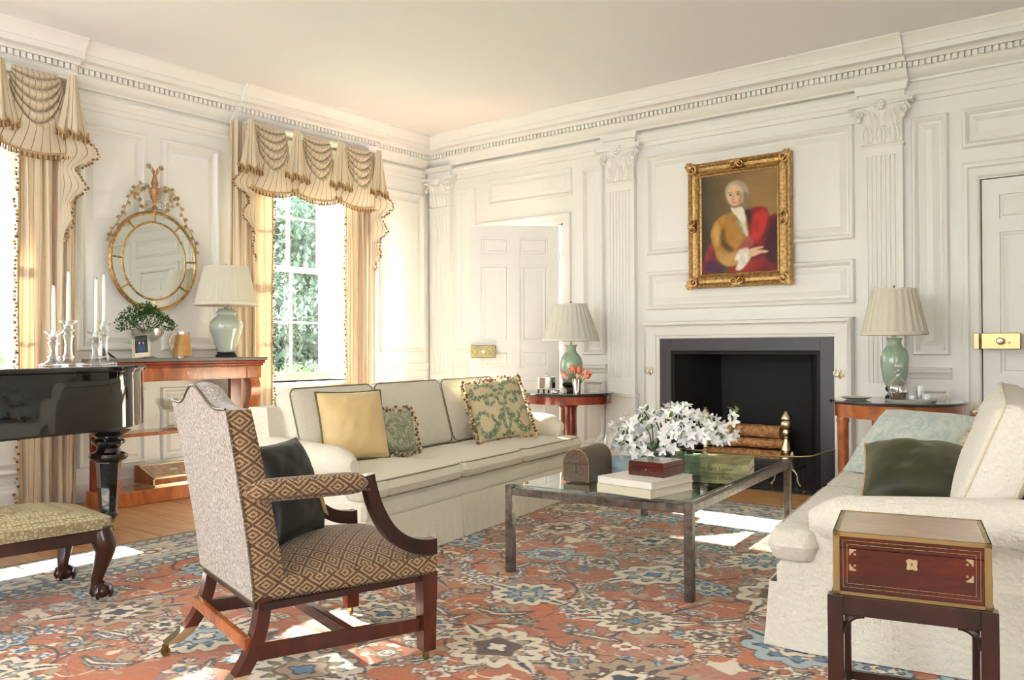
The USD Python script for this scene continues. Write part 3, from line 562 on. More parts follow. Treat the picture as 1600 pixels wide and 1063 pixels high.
plain_wall('wall_front', 'plain cream wall with tall windows facing the fireplace', 'wall', ((0, YF, 0), (1, 0, 0), (0, 0, 1), (0, 1, 0)), XL-.4, XR+.3, [(-5.4, -3.6), (-2.6, -.8)])
# passage behind the open door
hall = setting('wall_passage', 'pale passage wall seen past the open door', 'wall')
part(hall, 'plaster', cat(box(-6.6, -3.4, YB+2.0, YB+2.1, -.02, ZC), box(-3.5, -3.4, YB+.3, YB+2.0, -.02, ZC)), 'white_room_paint', 0)
# ================================================================ RUG (flat print: the pattern is the pile's own colour)
def rug():
    x0, x1, y0, y1 = -4.63, 0.55, 0.55, 5.645
    xs = np.arange(x0, x1+1e-6, .0068); ys = [y0]
    while ys[-1] < y1: ys.append(ys[-1]+.0058+.0012*max(0, ys[-1]-2.0))
    ys[-1] = y1; ys = A(ys); X, Y = np.meshgrid(xs, ys, indexing='ij'); sh = X.shape
    rr = np.random.RandomState(11)
    def N(s, seed, o=3): return meshkit.fbm(np.stack([X*s, Y*s, 0*X+seed], -1), o, seed)
    pal = dict(rust=lin(182, 104, 64), rose=lin(184, 120, 94), orange=lin(198, 108, 52), ivory=lin(226, 212, 188), blue=lin(92, 132, 160), pale=lin(160, 178, 184), navy=lin(36, 46, 66), brown=lin(92, 66, 48), tan=lin(176, 148, 116), grey=lin(150, 150, 148), olive=lin(126, 110, 72))
    pal = {k: A(v) for k, v in pal.items()}
    C = np.empty(sh+(3,)); n1 = N(.9, 1)[..., None]; n2 = N(2.4, 2)[..., None]
    C[:] = pal['rust']; t = np.clip((n1-.42)*6, 0, 1); C[:] = C*(1-t)+pal['rose']*t; t = np.clip((n2-.50)*7, 0, 1)*.8; C[:] = C*(1-t)+pal['orange']*t
    # abrash: soft weft-wise shifts of the dye
    C *= (.93+.14*meshkit.noise(np.stack([0*X, Y*5, X*.6], -1), 5))[..., None]
    for sc_, th_, wd, cn in ((3.2, .50, .0045, 'brown'), (5.5, .47, .0075, 'tan'), (7.5, .53, .0050, 'brown'), (4.4, .44, .0070, 'ivory'), (6.2, .56, .0060, 'tan')):
        g_ = N(sc_, 40+int(sc_*10), 2); C[np.abs(g_-th_) < wd] = pal[cn]
    g_ = N(12., 77, 2); C[g_ > .70] = pal['tan']; C[g_ < .25] = pal['ivory']
    def win(cx, cy, R):
        i0, i1 = np.searchsorted(xs, [cx-R, cx+R]); j0, j1 = np.searchsorted(ys, [cy-R, cy+R])
        if i0 >= i1 or j0 >= j1: return None
        return slice(i0, i1), slice(j0, j1)
    def put(sl, mask, col):
        if mask.any(): C[sl][mask] = pal[col]*rr.uniform(.92, 1.08)
    def local(cx, cy, R, rot):
        sl = win(cx, cy, R)
        if sl is None: return None
        dx, dy = X[sl]-cx, Y[sl]-cy; c, s = math.cos(rot), math.sin(rot)
        wob = (meshkit.noise(np.stack([X[sl]*22, Y[sl]*22, 0*X[sl]], -1), 9)-.5)*.012
        return sl, dx*c+dy*s+wob, -dx*s+dy*c+wob
    def palmette(cx, cy, S, rot, asp, k, scheme):
        q = local(cx, cy, S*1.9, rot)
        if q is None: return
        sl, u, v = q; u = u/asp; r = np.hypot(u, v); th = np.arctan2(v, u)
        saw = np.abs(((th*k/(2*PI)) % 1)-.5)*2; lob = np.abs(np.cos(th*k/2))
        out, a, b, c = scheme; R = S*(.82+.22*lob)
        put(sl, r < R+.008, 'navy' if rr.rand() < .35 else 'brown'); put(sl, r < R, out)
        put(sl, (r < S*.80) & (saw > .78) & (r > S*.5), 'brown')
        R2 = S*(.60+.10*np.cos(th*k)); put(sl, r < R2+.010, 'navy'); put(sl, r < R2, a)
        R3 = S*(.42+.06*np.cos(th*5)); put(sl, (np.abs(r-S*.50) < .008) & (saw < .5), 'ivory'); put(sl, r < R3+.008, 'brown'); put(sl, r < R3, b)
        put(sl, r < S*(.24+.06*np.cos(th*4)), 'navy'); put(sl, r < S*(.18+.05*np.cos(th*4)), c)
        for s_ in (-1, 1):                                                   # a pointed tip and flame leaves at both ends
            uu = (u*s_-S*1.05)/(S*.5); m = (uu > -.4) & (uu < 1) & (np.abs(v) < S*.20*(1-np.clip(uu, 0, 1))); put(sl, m, out)
            put(sl, m & (np.abs(v) < S*.06*(1-np.clip(uu, 0, 1))), 'navy')
    def saz(cx, cy, L, rot, bend, col, inner):
        q = local(cx, cy, L*.75, rot)
        if q is None: return
        sl, u, v = q; t = u/L+.5; v = v-bend*L*(1-(2*t-1)**2); w = L*.16*np.sin(np.clip(t, 0, 1)*PI)**.7*(1-.35*np.abs(np.sin(t*PI*5))); ok = (t > 0) & (t < 1)
        put(sl, ok & (np.abs(v) < w+.006), 'navy' if rr.rand() < .35 else 'brown'); put(sl, ok & (np.abs(v) < w), col); put(sl, ok & (np.abs(v) < w*.5), inner)
        put(sl, ok & (np.abs(v) < .006), 'ivory'); put(sl, ok & (np.abs(v-w*.5*np.sign(v)) < .005), 'brown')
    def rosette(cx, cy, S, rot, k, a, b, c):
        q = local(cx, cy, S*1.4, rot)
        if q is None: return
        sl, u, v = q; r = np.hypot(u, v); th = np.arctan2(v, u); R = S*(.78+.22*np.cos(th*k))
        put(sl, r < R+.006, 'brown' if rr.rand() < .65 else 'navy'); put(sl, r < R, a); put(sl, r < S*.52, b); put(sl, r < S*.36, 'navy'); put(sl, r < S*.26, c)
    def vine(pts, w, col):
        P = smoothpts(pts, 90)
        for p, q2 in zip(P[:-1], P[1:]):
            m_ = (p+q2)/2; sl = win(m_[0], m_[1], .09)
            if sl is None: continue
            d = q2-p; L2 = d@d+1e-9; dx, dy = X[sl]-p[0], Y[sl]-p[1]; t = np.clip((dx*d[0]+dy*d[1])/L2, 0, 1)
            put(sl, np.hypot(dx-t*d[0], dy-t*d[1]) < w, col)
    IN = .60; fx0, fx1, fy0, fy1 = x0+IN, x1-IN, y0+IN, y1-IN
    sch = [('ivory', 'blue', 'pale', 'ivory'), ('ivory', 'tan', 'brown', 'ivory'), ('pale', 'ivory', 'blue', 'rust'), ('ivory', 'olive', 'tan', 'blue'), ('tan', 'brown', 'ivory', 'navy'), ('ivory', 'grey', 'ivory', 'blue'), ('pale', 'blue', 'ivory', 'blue')]
    cells = [(i, j) for i in range(-1, 8) for j in range(-1, 8)]; st = .60
    for i, j in cells:                                                        # spiralling vines under the flowers
        cx, cy = fx0+.25+i*st+.3*(j % 2), fy1-.25-j*st
        a = rr.uniform(0, 2*PI); R = rr.uniform(.2, .3); sg = rr.choice([-1, 1])
        vine([[cx+R*(1-.09*k)*math.cos(a+sg*k*.62), cy+R*(1-.09*k)*math.sin(a+sg*k*.62)] for k in range(9)], .0055, 'navy')
        vine([[cx-.3, cy+rr.uniform(-.2, .2)], [cx-.1, cy+rr.uniform(-.15, .15)], [cx+.12, cy+rr.uniform(-.15, .15)], [cx+.36, cy+rr.uniform(-.2, .2)]], .0065, rr.choice(['brown', 'navy', 'olive']))
        if rr.rand() < .8: vine([[cx+rr.uniform(-.15, .15), cy-.32], [cx+rr.uniform(-.15, .15), cy], [cx+rr.uniform(-.15, .15), cy+.34]], .0065, rr.choice(['brown', 'navy', 'blue']))
    for i, j in cells:
        cx, cy = fx0+.25+i*st+.3*(j % 2), fy1-.25-j*st
        for _ in range(8):
            px, py = cx+rr.uniform(-.34, .34), cy+rr.uniform(-.34, .34)
            saz(px, py, rr.uniform(.13, .27), rr.uniform(0, PI), rr.uniform(-.25, .25), rr.choice(['ivory', 'tan', 'pale', 'olive', 'grey', 'ivory']), rr.choice(['blue', 'rust', 'brown', 'tan', 'grey']))
        for _ in range(15):
            px, py = cx+rr.uniform(-.34, .34), cy+rr.uniform(-.34, .34)
            rosette(px, py, rr.uniform(.026, .062), rr.uniform(0, PI), rr.choice([4, 5, 6]), rr.choice(['ivory', 'pale', 'tan', 'ivory', 'olive']), rr.choice(['blue', 'rose', 'ivory', 'tan']), rr.choice(['ivory', 'orange', 'blue']))
    for i, j in cells:
        cx, cy = fx0+.25+i*st+.3*(j % 2)+rr.uniform(-.05, .05), fy1-.25-j*st+rr.uniform(-.05, .05)
        palmette(cx, cy, rr.uniform(.125, .185), rr.choice([0, PI/2, .4, -.5, 1.1])+rr.uniform(-.2, .2), rr.uniform(1.0, 1.35), rr.choice([8, 10, 12]), sch[(i*3+j*5) % len(sch)])
        palmette(cx+st*.5, cy+rr.uniform(-.06, .06), rr.uniform(.075, .11), rr.uniform(0, PI), 1.15, 8, sch[(i*5+j*2+1) % len(sch)])
    # borders
    d = np.minimum.reduce([X-x0, x1-X, Y-y0, y1-Y]); along = np.where(np.minimum(X-x0, x1-X) < np.minimum(Y-y0, y1-Y), Y, X)
    b = d < IN; g = meshkit.fbm(np.stack([X*26, Y*26, 0*X+3], -1), 2, 21); g2 = meshkit.fbm(np.stack([X*9, Y*9, 0*X+8], -1), 3, 33)
    base = np.where((g2 > .52)[..., None], A(lin(164, 168, 170)), A(lin(190, 178, 160))); base = np.where((g > .60)[..., None], A(lin(108, 112, 124)), base); base = np.where((g < .36)[..., None], A(lin(206, 198, 182)), base)
    C[b] = base[b]
    for d0, d1, col, alt, per in ((0, .018, 'brown', 'brown', 1), (.018, .115, 'tan', 'pale', .075), (.115, .125, 'navy', 'navy', 1), (.475, .485, 'navy', 'navy', 1), (.485, .585, 'ivory', 'blue', .066), (.585, .60, 'navy', 'brown', .02)):
        m = (d >= d0) & (d < d1); ph = np.abs(((along/per) % 1)-.5)*2; h = np.abs((d-d0)/(d1-d0)-.5)*2; f = m & ((ph+h*.9) < .95)
        C[m] = pal[col]*.9; C[f] = pal[alt]; C[m & (np.abs(ph+h*.9-.95) < .12)] = pal['brown']
    rb = np.random.RandomState(5)
    for s in np.arange(0, 5.2, .26):                                          # main border: a running vine of pale palmettes
        for cx, cy in ((x0+.30, y0+s), (x0+s, y1-.30)):
            S = .075+.02*(int(s/.26) % 2); sl = win(cx, cy, S*1.7)
            if sl is None: continue
            u, v = X[sl]-cx, Y[sl]-cy; r = np.hypot(u, v); th = np.arctan2(v, u); R = S*(.85+.2*np.cos(th*6))
            C[sl][r < R+.009] = pal['navy']; C[sl][r < R] = pal['ivory'] if int(s/.26) % 2 else pal['pale']; C[sl][r < S*.55] = pal['rose'] if int(s/.26) % 3 else pal['blue']; C[sl][r < S*.38] = pal['navy']; C[sl][r < S*.25] = pal['ivory']
    C *= (.90+.20*meshkit.noise(np.stack([X*180, Y*180, 0*X], -1), 4))[..., None]
    C = np.clip(C, 0, 1)
    Z = .009+.0016*meshkit.fbm(np.stack([X*1.5, Y*1.5, 0*X], -1), 2, 3)
    nu, nv = sh; i, j = np.meshgrid(np.arange(nu-1), np.arange(nv-1), indexing='ij')
    f = np.stack([i*nv+j, (i+1)*nv+j, (i+1)*nv+j+1, i*nv+j+1], -1).reshape(-1, 4)
    v = np.stack([X, Y, Z], -1).reshape(-1, 3)
    R = thing('rug', 'large red and blue floral wool rug with a pale blue border covering the floor', 'rug')
    p = part(R, 'pile', (v, tri(f)), 'pile', 0, color=C.reshape(-1, 3))
    part(R, 'backing', box(x0, x1, y0, y1, 0, .0085), 'tassel_cream', 0)
rug()

# ================================================================ UPHOLSTERY
def crowned(w, d, h, crown=.03, r=.035, n=9, bulge=.012, e=10):
    """a box cushion centred on x, y; z from 0: rounded edges, crowned top and bottom"""
    rings = []; prof = [(-r*1.2, 0)]+[(-r*(1-math.sin(a)), r*(1-math.cos(a))) for a in np.linspace(0, PI/2, 4)]+[(bulge, h*.5)]+[(-r*(1-math.sin(a)), h-r*(1-math.cos(a))) for a in np.linspace(PI/2, 0, 4)]
    for o, z in prof[1:]:
        q = rrect(w+2*o, d+2*o, min(.05+max(o, -.03), w/3), 5); rings.append(np.column_stack([q, np.full(len(q), z)]))
    top = []
    for k in range(1, n+1):
        s = 1-k/(n+.001); q = rrect(w-2*r, d-2*r, .03, 5)*s; zc = crown*(1-(s**2))
        top.append(np.column_stack([q, h+zc+0*q[:, 0]]))
    return loft(rings+top)
def welt(w, d, z, r=.006, rad=.05):
    q = rrect(w, d, rad, 6); q = np.vstack([q, q[:1], q[1:2]]); return tube(np.column_stack([q, np.full(len(q), z)]), r, 6)
def pillow(w, h, t, n=25, pw=2.6, ear=.03, seed=0, slump=0.0):
    """a knife-edge cushion lying in local x, z, thick along y"""
    def side(sg):
        def fn(u, v):
            x, z = u*2-1, v*2-1; k = 1-ear*(1-x**2)*np.abs(z)**3; k2 = 1-ear*(1-z**2)*np.abs(x)**3
            th = t/2*np.clip((1-np.abs(x)**pw), 0, 1)**.55*np.clip((1-np.abs(z)**pw), 0, 1)**.55
            wr = (meshkit.fbm(np.stack([u*5, v*5, 0*u+seed+sg], -1), 3, seed)-.5)*.03*np.clip(th/t*2, 0, 1)
            return x*w/2*k2, sg*(th+wr), z*h/2*k-slump*(1-x**2)*(v)
        return grid(fn, n, n)
    a, b = side(1), side(-1); return cat(flip(a), b)
def rim(w, h, r=.006, ear=.03):
    t = np.linspace(-1, 1, 20); one = np.ones(20); P = np.vstack([np.column_stack([t*w/2, -one*h/2*(1-ear*(1-t**2))]), np.column_stack([one*w/2*(1-ear*(1-t**2)), t*h/2]), np.column_stack([-t*w/2, one*h/2*(1-ear*(1-t**2))]), np.column_stack([-one*w/2*(1-ear*(1-t**2)), -t*h/2])])
    keep = np.r_[True, np.linalg.norm(np.diff(P, axis=0), axis=1) > 1e-4]; P = P[keep]
    return np.column_stack([P[:, 0], 0*P[:, 0], P[:, 1]])
def fringe(path, L=.03, step=.013, seed=1, out=None):
    """a run of bobbles hanging off an edge; two meshes, dark and pale"""
    seg = np.r_[0, np.cumsum(np.linalg.norm(np.diff(path, axis=0), axis=1))]; s = np.arange(0, seg[-1], step); r_ = np.random.RandomState(seed); c = path.mean(0); res = [[], []]
    for k, q in enumerate(s):
        p = A([np.interp(q, seg, path[:, i]) for i in range(3)]); o = p-c; o /= np.linalg.norm(o)+1e-9; o = o if out is None else A(out)
        p = p+o*L*r_.uniform(.2, 1.0)+r_.uniform(-.006, .006, 3); b = ball(L*.30*r_.uniform(.8, 1.25), *p, sub=0)
        res[k % 2].append(b)
    return cat(res[0]), cat(res[1])

def skirt(w, d, z0, z1, pleats, flare=.02):
    """gathered valance on three sides with box pleats at the given x"""
    out = []; P = [(-w/2, d)]+[(-w/2, y) for y in np.linspace(d, 0, 8)[1:]]
    xs = np.linspace(-w/2, w/2, 300)[1:-1]; P += [(x, 0) for x in xs]+[(w/2, 0)]+[(w/2, y) for y in np.linspace(0, d, 8)[1:]]
    P = A(P); nrm = np.where((P[:, 1:2] < 1e-6), [0, -1.0], np.where(P[:, 0:1] < 0, [-1.0, 0], [1.0, 0]))
    def off(fr):
        o = flare*fr; k = np.zeros(len(P))
        for px in pleats: k += -.032*fr**.5*np.exp(-((P[:, 0]-px)/.007)**2)*(P[:, 1] < 1e-6)+.006*fr*np.exp(-((np.abs(P[:, 0]-px)-.03)/.016)**2)*(P[:, 1] < 1e-6)
        return P+nrm*(o+k+.004*fr*np.sin(np.arange(len(P))*.7))[:, None]
    rings = [np.column_stack([off(f), np.full(len(P), z1+(z0-z1)*f)]) for f in np.linspace(0, 1, 7)]
    return two_sided(loft(rings, closed=False, caps=False), .006)
def roll_arm(L, d, zt, zb, side):
    """an English arm: a panel with a rolled, forward-sloping top; local x outward, y from the front back"""
    rings = []
    for k, y in enumerate(np.linspace(0, d, 16)):
        s = y/d; r = .085+.012*math.sin(s*PI); top = zt-.03*math.cos(s*PI)*.2+.03*s**2; tp = min(1, (k+.35)/2.2)**.5; r *= tp
        a = np.linspace(-.35*PI, 1.12*PI, 15); cxx, cz = .02, top-.09
        q = [[cxx+r*math.cos(t), cz+r*math.sin(t)] for t in a]; q = [[.055, zb], [.055, zb+.1], [.05, cz-.12]]+q+[[-.055, cz-.12], [-.06, zb]]
        rings.append([[side*x, y, z] for x, z in q])
    m = loft(rings); return flip(m) if side > 0 else m
def sofa(name, label, loc, rz, L, D, n, mats, zs=.335, th=.115, zarm=.60, zback=.78, zcush=.87, pleats=(), backs=None, lean=.12, ear=True, bo=.265, bt=.15):
    cm, wm = mats; t = thing(name, label, 'sofa', loc, rz); iw = L-.34; cw = iw/n; set_ = .13
    part(t, 'base', cat(box(-L/2+.12, L/2-.12, .03, D-.03, .05, zs, .02), box(-L/2+.02, L/2-.02, .018, D-.02, .215, zs, .02)), cm, 30, uv='box')
    part(t, 'skirt', skirt(L-.03, D-.02, .0125, .245, pleats), cm, 40)
    for s in (-1, 1): part(t, 'arm', mv(roll_arm(L, D-set_-.06, zarm, .20, s), s*(L/2-.10), set_, 0), cm, 40)
    # back frame: a rounded, raked slab
    rk = loft([[[x, D-.20+.02*0+(z-.3)*lean*1.1, z] for x in np.linspace(-L/2+.06, L/2-.06, 9)]+[[x, D-.02+(z-.3)*lean*.8, z] for x in np.linspace(L/2-.06, -L/2+.06, 9)] for z in (.2, .4, .6, zback-.03)]+[[[x*.985, D-.185+(zback-.3)*lean*1.1, zback] for x in np.linspace(-L/2+.06, L/2-.06, 9)]+[[x*.985, D-.035+(zback-.3)*lean*.8, zback] for x in np.linspace(L/2-.06, -L/2+.06, 9)]])
    part(t, 'back', rk, cm, 40)
    for i in range(n):
        x = -iw/2+(i+.5)*cw; dp = D-.24; m = mv(crowned(cw-.008, dp, th, .035), x, dp/2-.005, zs)
        if ear and i in (0, n-1):
            s = -1 if i == 0 else 1; m = cat(m, mv(crowned(.20, set_+.03, th, .006, .03), x+s*(cw/2+.06), (set_+.03)/2-.005, zs))
        c = part(t, 'seat_cushion', m, cm, 40)
        w0 = x-cw/2-(.15 if ear and i == 0 else -.002); w1 = x+cw/2+(.15 if ear and i == n-1 else -.002)
        for z in (zs+.010, zs+th-.010): part(c, 'piping', tube([[w0+.030, .060, z], [w0+.014, .030, z], [w0+.030, .012, z], [w0+.07, .005, z], [(w0+w1)/2, .0035, z], [w1-.07, .005, z], [w1-.030, .012, z], [w1-.014, .030, z], [w1-.030, .060, z]], .0042, 6), wm, 40)
    nb = backs or n; bw = iw/nb
    for i in range(nb):
        x = -iw/2+(i+.5)*bw; h = zcush-zs-th+.02; q = crowned(bw-.012, h, bt, .04, .04, 8, .010); tilt = math.atan(lean)+.16
        q = mv(q, 0, 0, 0, rx=PI/2); bz = zs+th-.005+h/2*math.cos(tilt); q = mv(q, 0, bt/2, 0); q = mv(q, x, D-bo+math.sin(tilt)*h/2+.02, bz, rx=-tilt)
        c = part(t, 'back_cushion', q, cm, 40)
        for k in (-1, 1):
            m = mv(welt(bw-.020, h-.010, 0, .0042), 0, 0, 0, rx=PI/2); m = mv(m, 0, bt/2*k*.78, 0)
            part(c, 'piping', mv(m, x, D-bo+math.sin(tilt)*h/2+.02, bz, rx=-tilt), wm, 40)
    return t
sofa('sofa', 'cream three-seat sofa with a pleated skirt, in front of the right-hand window', (-3.297, 4.046, 0), math.radians(98.3), 2.52, .86, 3, ('cream_cloth', 'sofa_welt'), zs=.335, th=.105, zarm=.60, pleats=(-.40, .37))
sofa('sofa', 'cream two-seat sofa at the right edge, in front of the round marble-topped table', (-1.325, 4.13, 0), math.radians(-81.7), 2.30, .98, 2, ('cream_cloth_right', 'cream_piping'), zs=.32, th=.115, zarm=.57, zback=.74, zcush=.90, pleats=(), lean=.22, bo=.36, bt=.18)

def throw_at(name, label, m, o, tilt, rz, edges, mats, extra=()):
    """a loose cushion resting on its lower edge at o: leans back by tilt, turned by rz"""
    t = thing(name, label, 'cushion', o, rz); f = lambda q: mv(q, rx=-tilt)
    part(t, 'cover', f(m), mats[0], 45)
    for nm, q, mt, kind in extra: part(t, nm, f(q), mt, 45, kind=kind)
    return t
def standing(w, h, m): return mv(m, 0, 0, h/2)
S1 = math.radians(98.3)
def yellow():
    w = h = .405; m = standing(w, h, pillow(w, h, .18, seed=3, ear=.05)); P = rim(w, h, ear=.05)+[0, 0, h/2]
    throw_at('throw_cushion', 'plain pale yellow silk cushion at the left end of the left sofa', m, (-3.60, 3.19, .470), .32, S1-.42, None, ('yellow_silk',), [('piping', tube(P, .006, 6), 'olive_piping', None)])
yellow()
def small_tassel():
    w, h = .26, .26; m = standing(w, h, pillow(w, h, .12, seed=5)); P = rim(w, h)+[0, 0, h/2]; a, b = fringe(P, .034, .010, 2)
    throw_at('tassel_cushion', 'small grey-green cushion with a bobble fringe beside the yellow cushion', m, (-3.69, 3.60, .468), .36, S1-.40, None, ('grey_green_silk',), [('bobble_fringe', a, 'tassel_brown', 'stuff'), ('bobble_fringe', b, 'tassel_cream', 'stuff')])
small_tassel()
# green figured cushion: its print is a cream ground with scrolling green leaves drawn on the cover's own vertices
def green():
    w = h = .43; n = 110; xs = np.linspace(-1, 1, n); u, v = np.meshgrid(xs, xs, indexing='ij'); base, ink, inkd = A(lin(194, 176, 140)), A(lin(108, 132, 102)), A(lin(84, 112, 86))
    def draw(x, z):
        x = np.abs(x); c = np.broadcast_to(base, x.shape+(3,)).copy(); wv = (meshkit.noise(np.stack([x*9, z*9, 0*x], -1), 2)-.5)*.10
        def stroke(px, pz, w_, col, serr=0.0):
            P = smoothpts(np.column_stack([px, pz]), 60); d = np.full(x.shape, 9.0); tt = np.zeros(x.shape)
            for k, (a, b) in enumerate(P):
                q = np.hypot(x-a+wv*.5, z-b+wv*.5); m = q < d; d[m] = q[m]; tt[m] = k/59
            ww = w_*np.sin(np.clip(tt*.9+.1, 0, 1)*PI)**.5*(1-serr*np.abs(np.sin(tt*26))); c[d < ww] = col; c[(d < ww*.55) & (np.sin(tt*40) > .2)] = base; c[d < ww*.18] = inkd
        stroke([.12, .30, .55, .80, .92], [-.15, -.55, -.80, -.82, -.60], .13, ink, .35); stroke([.92, .95, .80, .62, .60], [-.55, -.25, -.10, -.18, -.35], .09, ink, .4)
        stroke([.10, .22, .48, .52, .34, .24], [.10, .40, .42, .18, .12, .24], .10, ink, .4); stroke([.05, .16, .36, .60, .80], [.45, .72, .86, .88, .70], .13, ink, .45); stroke([.62, .82, .92, .86], [.45, .40, .60, .82], .11, inkd, .45)
        stroke([.0, .06, .10, .04, .0], [-.95, -.70, -.40, -.1, .2], .06, ink, .3); stroke([.40, .46, .42], [-.48, -.35, -.2], .07, inkd, .5); stroke([.0, .10, .22], [-.85, -.92, -.90], .07, inkd, .3)
        g = meshkit.noise(np.stack([x*60, z*60, 0*x], -1), 4)[..., None]; return np.clip(c*(.86+.28*g), 0, 1)
    m = pillow(w, h, .16, n, seed=8); col = np.vstack([draw(u, v).reshape(-1, 3), draw(u, v).reshape(-1, 3)]); P = rim(w, h)+[0, 0, h/2]; a, b = fringe(P, .036, .009, 3)
    t = thing('tassel_cushion', 'square green leaf-patterned cushion with a bobble fringe at the right end of the left sofa', 'cushion', (-3.645, 4.60, .468), S1-.557)
    f = lambda q: mv(q, rx=-.42, ry=-.10)
    part(t, 'cover', f(standing(w, h, m)), 'oil_paint', 0, color=col)
    part(t, 'bobble_fringe', f(a), 'tassel_brown', 40, kind='stuff'); part(t, 'bobble_fringe', f(b), 'tassel_cream', 40, kind='stuff')
green()
S2 = math.radians(-81.7)
def right_cushions():
    w, h = .54, .44; m = standing(w, h, pillow(w, h, .16, seed=12, ear=.02)); P = rim(w, h, ear=.02)+[0, 0, h/2]; keep = P[:, 0] < 9; a, b = fringe(P[(P[:, 0] > w*.3)], .05, .008, 4, (0.7, 0, .5))
    throw_at('tassel_cushion', 'pale blue silk cushion with a tassel fringe on the right-hand sofa', m, (-1.10, 4.36, .462), .82, math.radians(-26), None, ('pale_blue_silk',), [('tassel_fringe', a, 'tassel_brown', 'stuff'), ('tassel_fringe', b, 'tassel_cream', 'stuff')])
    w = h = .42; m = standing(w, h, pillow(w, h, .20, seed=15, ear=.05)); P = rim(w, h, ear=.05)+[0, 0, h/2]
    throw_at('throw_cushion', 'dark olive velvet cushion leaning beside the near arm of the right-hand sofa', m, (-.815, 3.70, .470), 1.12, math.radians(13), None, ('dark_velvet',), [('piping', tube(P, .007, 6), 'gold_braid', None)])
right_cushions()
# ================================================================ CURTAINS AND VALANCES
def curtain(name, label, y0, y1, x, z1, inner, seed, ztop=3.0):
    """a pleated panel hanging to the floor; inner = +1 if the braided edge is on the far side, -1 near"""
    n = 150; r_ = np.random.RandomState(seed); ph = r_.uniform(0, 6)
    def fn(u, v):
        amp = .038*(.65+.35*np.sin(u*9+ph)); w = np.sin(u*PI*2*5.5+ph+.35*np.sin(v*2.2+u*5))+.35*np.sin(u*PI*2*11.7+1.3*ph)
        return x+amp*w, y0+(y1-y0)*u+.006*np.sin(v*9+u*20), z1+(ztop-z1)*v
    def uv(u, v): return u*(y1-y0)*2.6+0*v, v*3
    t = thing(name, label, 'curtain', (0, 0, 0), group='striped silk curtains at the windows'); c = two_sided(grid(fn, n, 14, uv), .003); part(t, 'cloth', c, 'curtain_silk', 60)
    u = 1.0 if inner > 0 else 0.0; vv = np.linspace(0, 1, 120); P = np.column_stack([np.broadcast_to(q, vv.shape) for q in fn(np.full(120, u), vv)]); P[:, 0] += .006
    a, b = fringe(P, .034, .026, seed, (0.25, .9*inner, -.15)); part(t, 'braid', a, 'gold_braid', 40, kind='stuff'); part(t, 'braid', b, 'tassel_brown', 40, kind='stuff')
    part(t, 'edge_tape', tube(P[::4], .007, 6), 'gold_braid', 40)
    return t
def hem(P, L=.045, seed=1):
    """bullion fringe under a hem: a band and hanging tufts"""
    P = A(P); top = P; seg = np.r_[0, np.cumsum(np.linalg.norm(np.diff(P, axis=0), axis=1))]; n = max(4, int(seg[-1]/.016)); s = np.linspace(0, seg[-1], n); q = np.column_stack([np.interp(s, seg, P[:, i]) for i in range(3)])
    d, l = [], []; r_ = np.random.RandomState(seed)
    for k, p in enumerate(q):
        m = tube([p, p+[.003, 0, -L*.5], p+[.004, r_.uniform(-.003, .003), -L*r_.uniform(.9, 1.1)]], [.004, .0055, .0075], 5); (d if k % 2 else l).append(m)
    return cat(d), cat(l), tube(q, .009, 5)
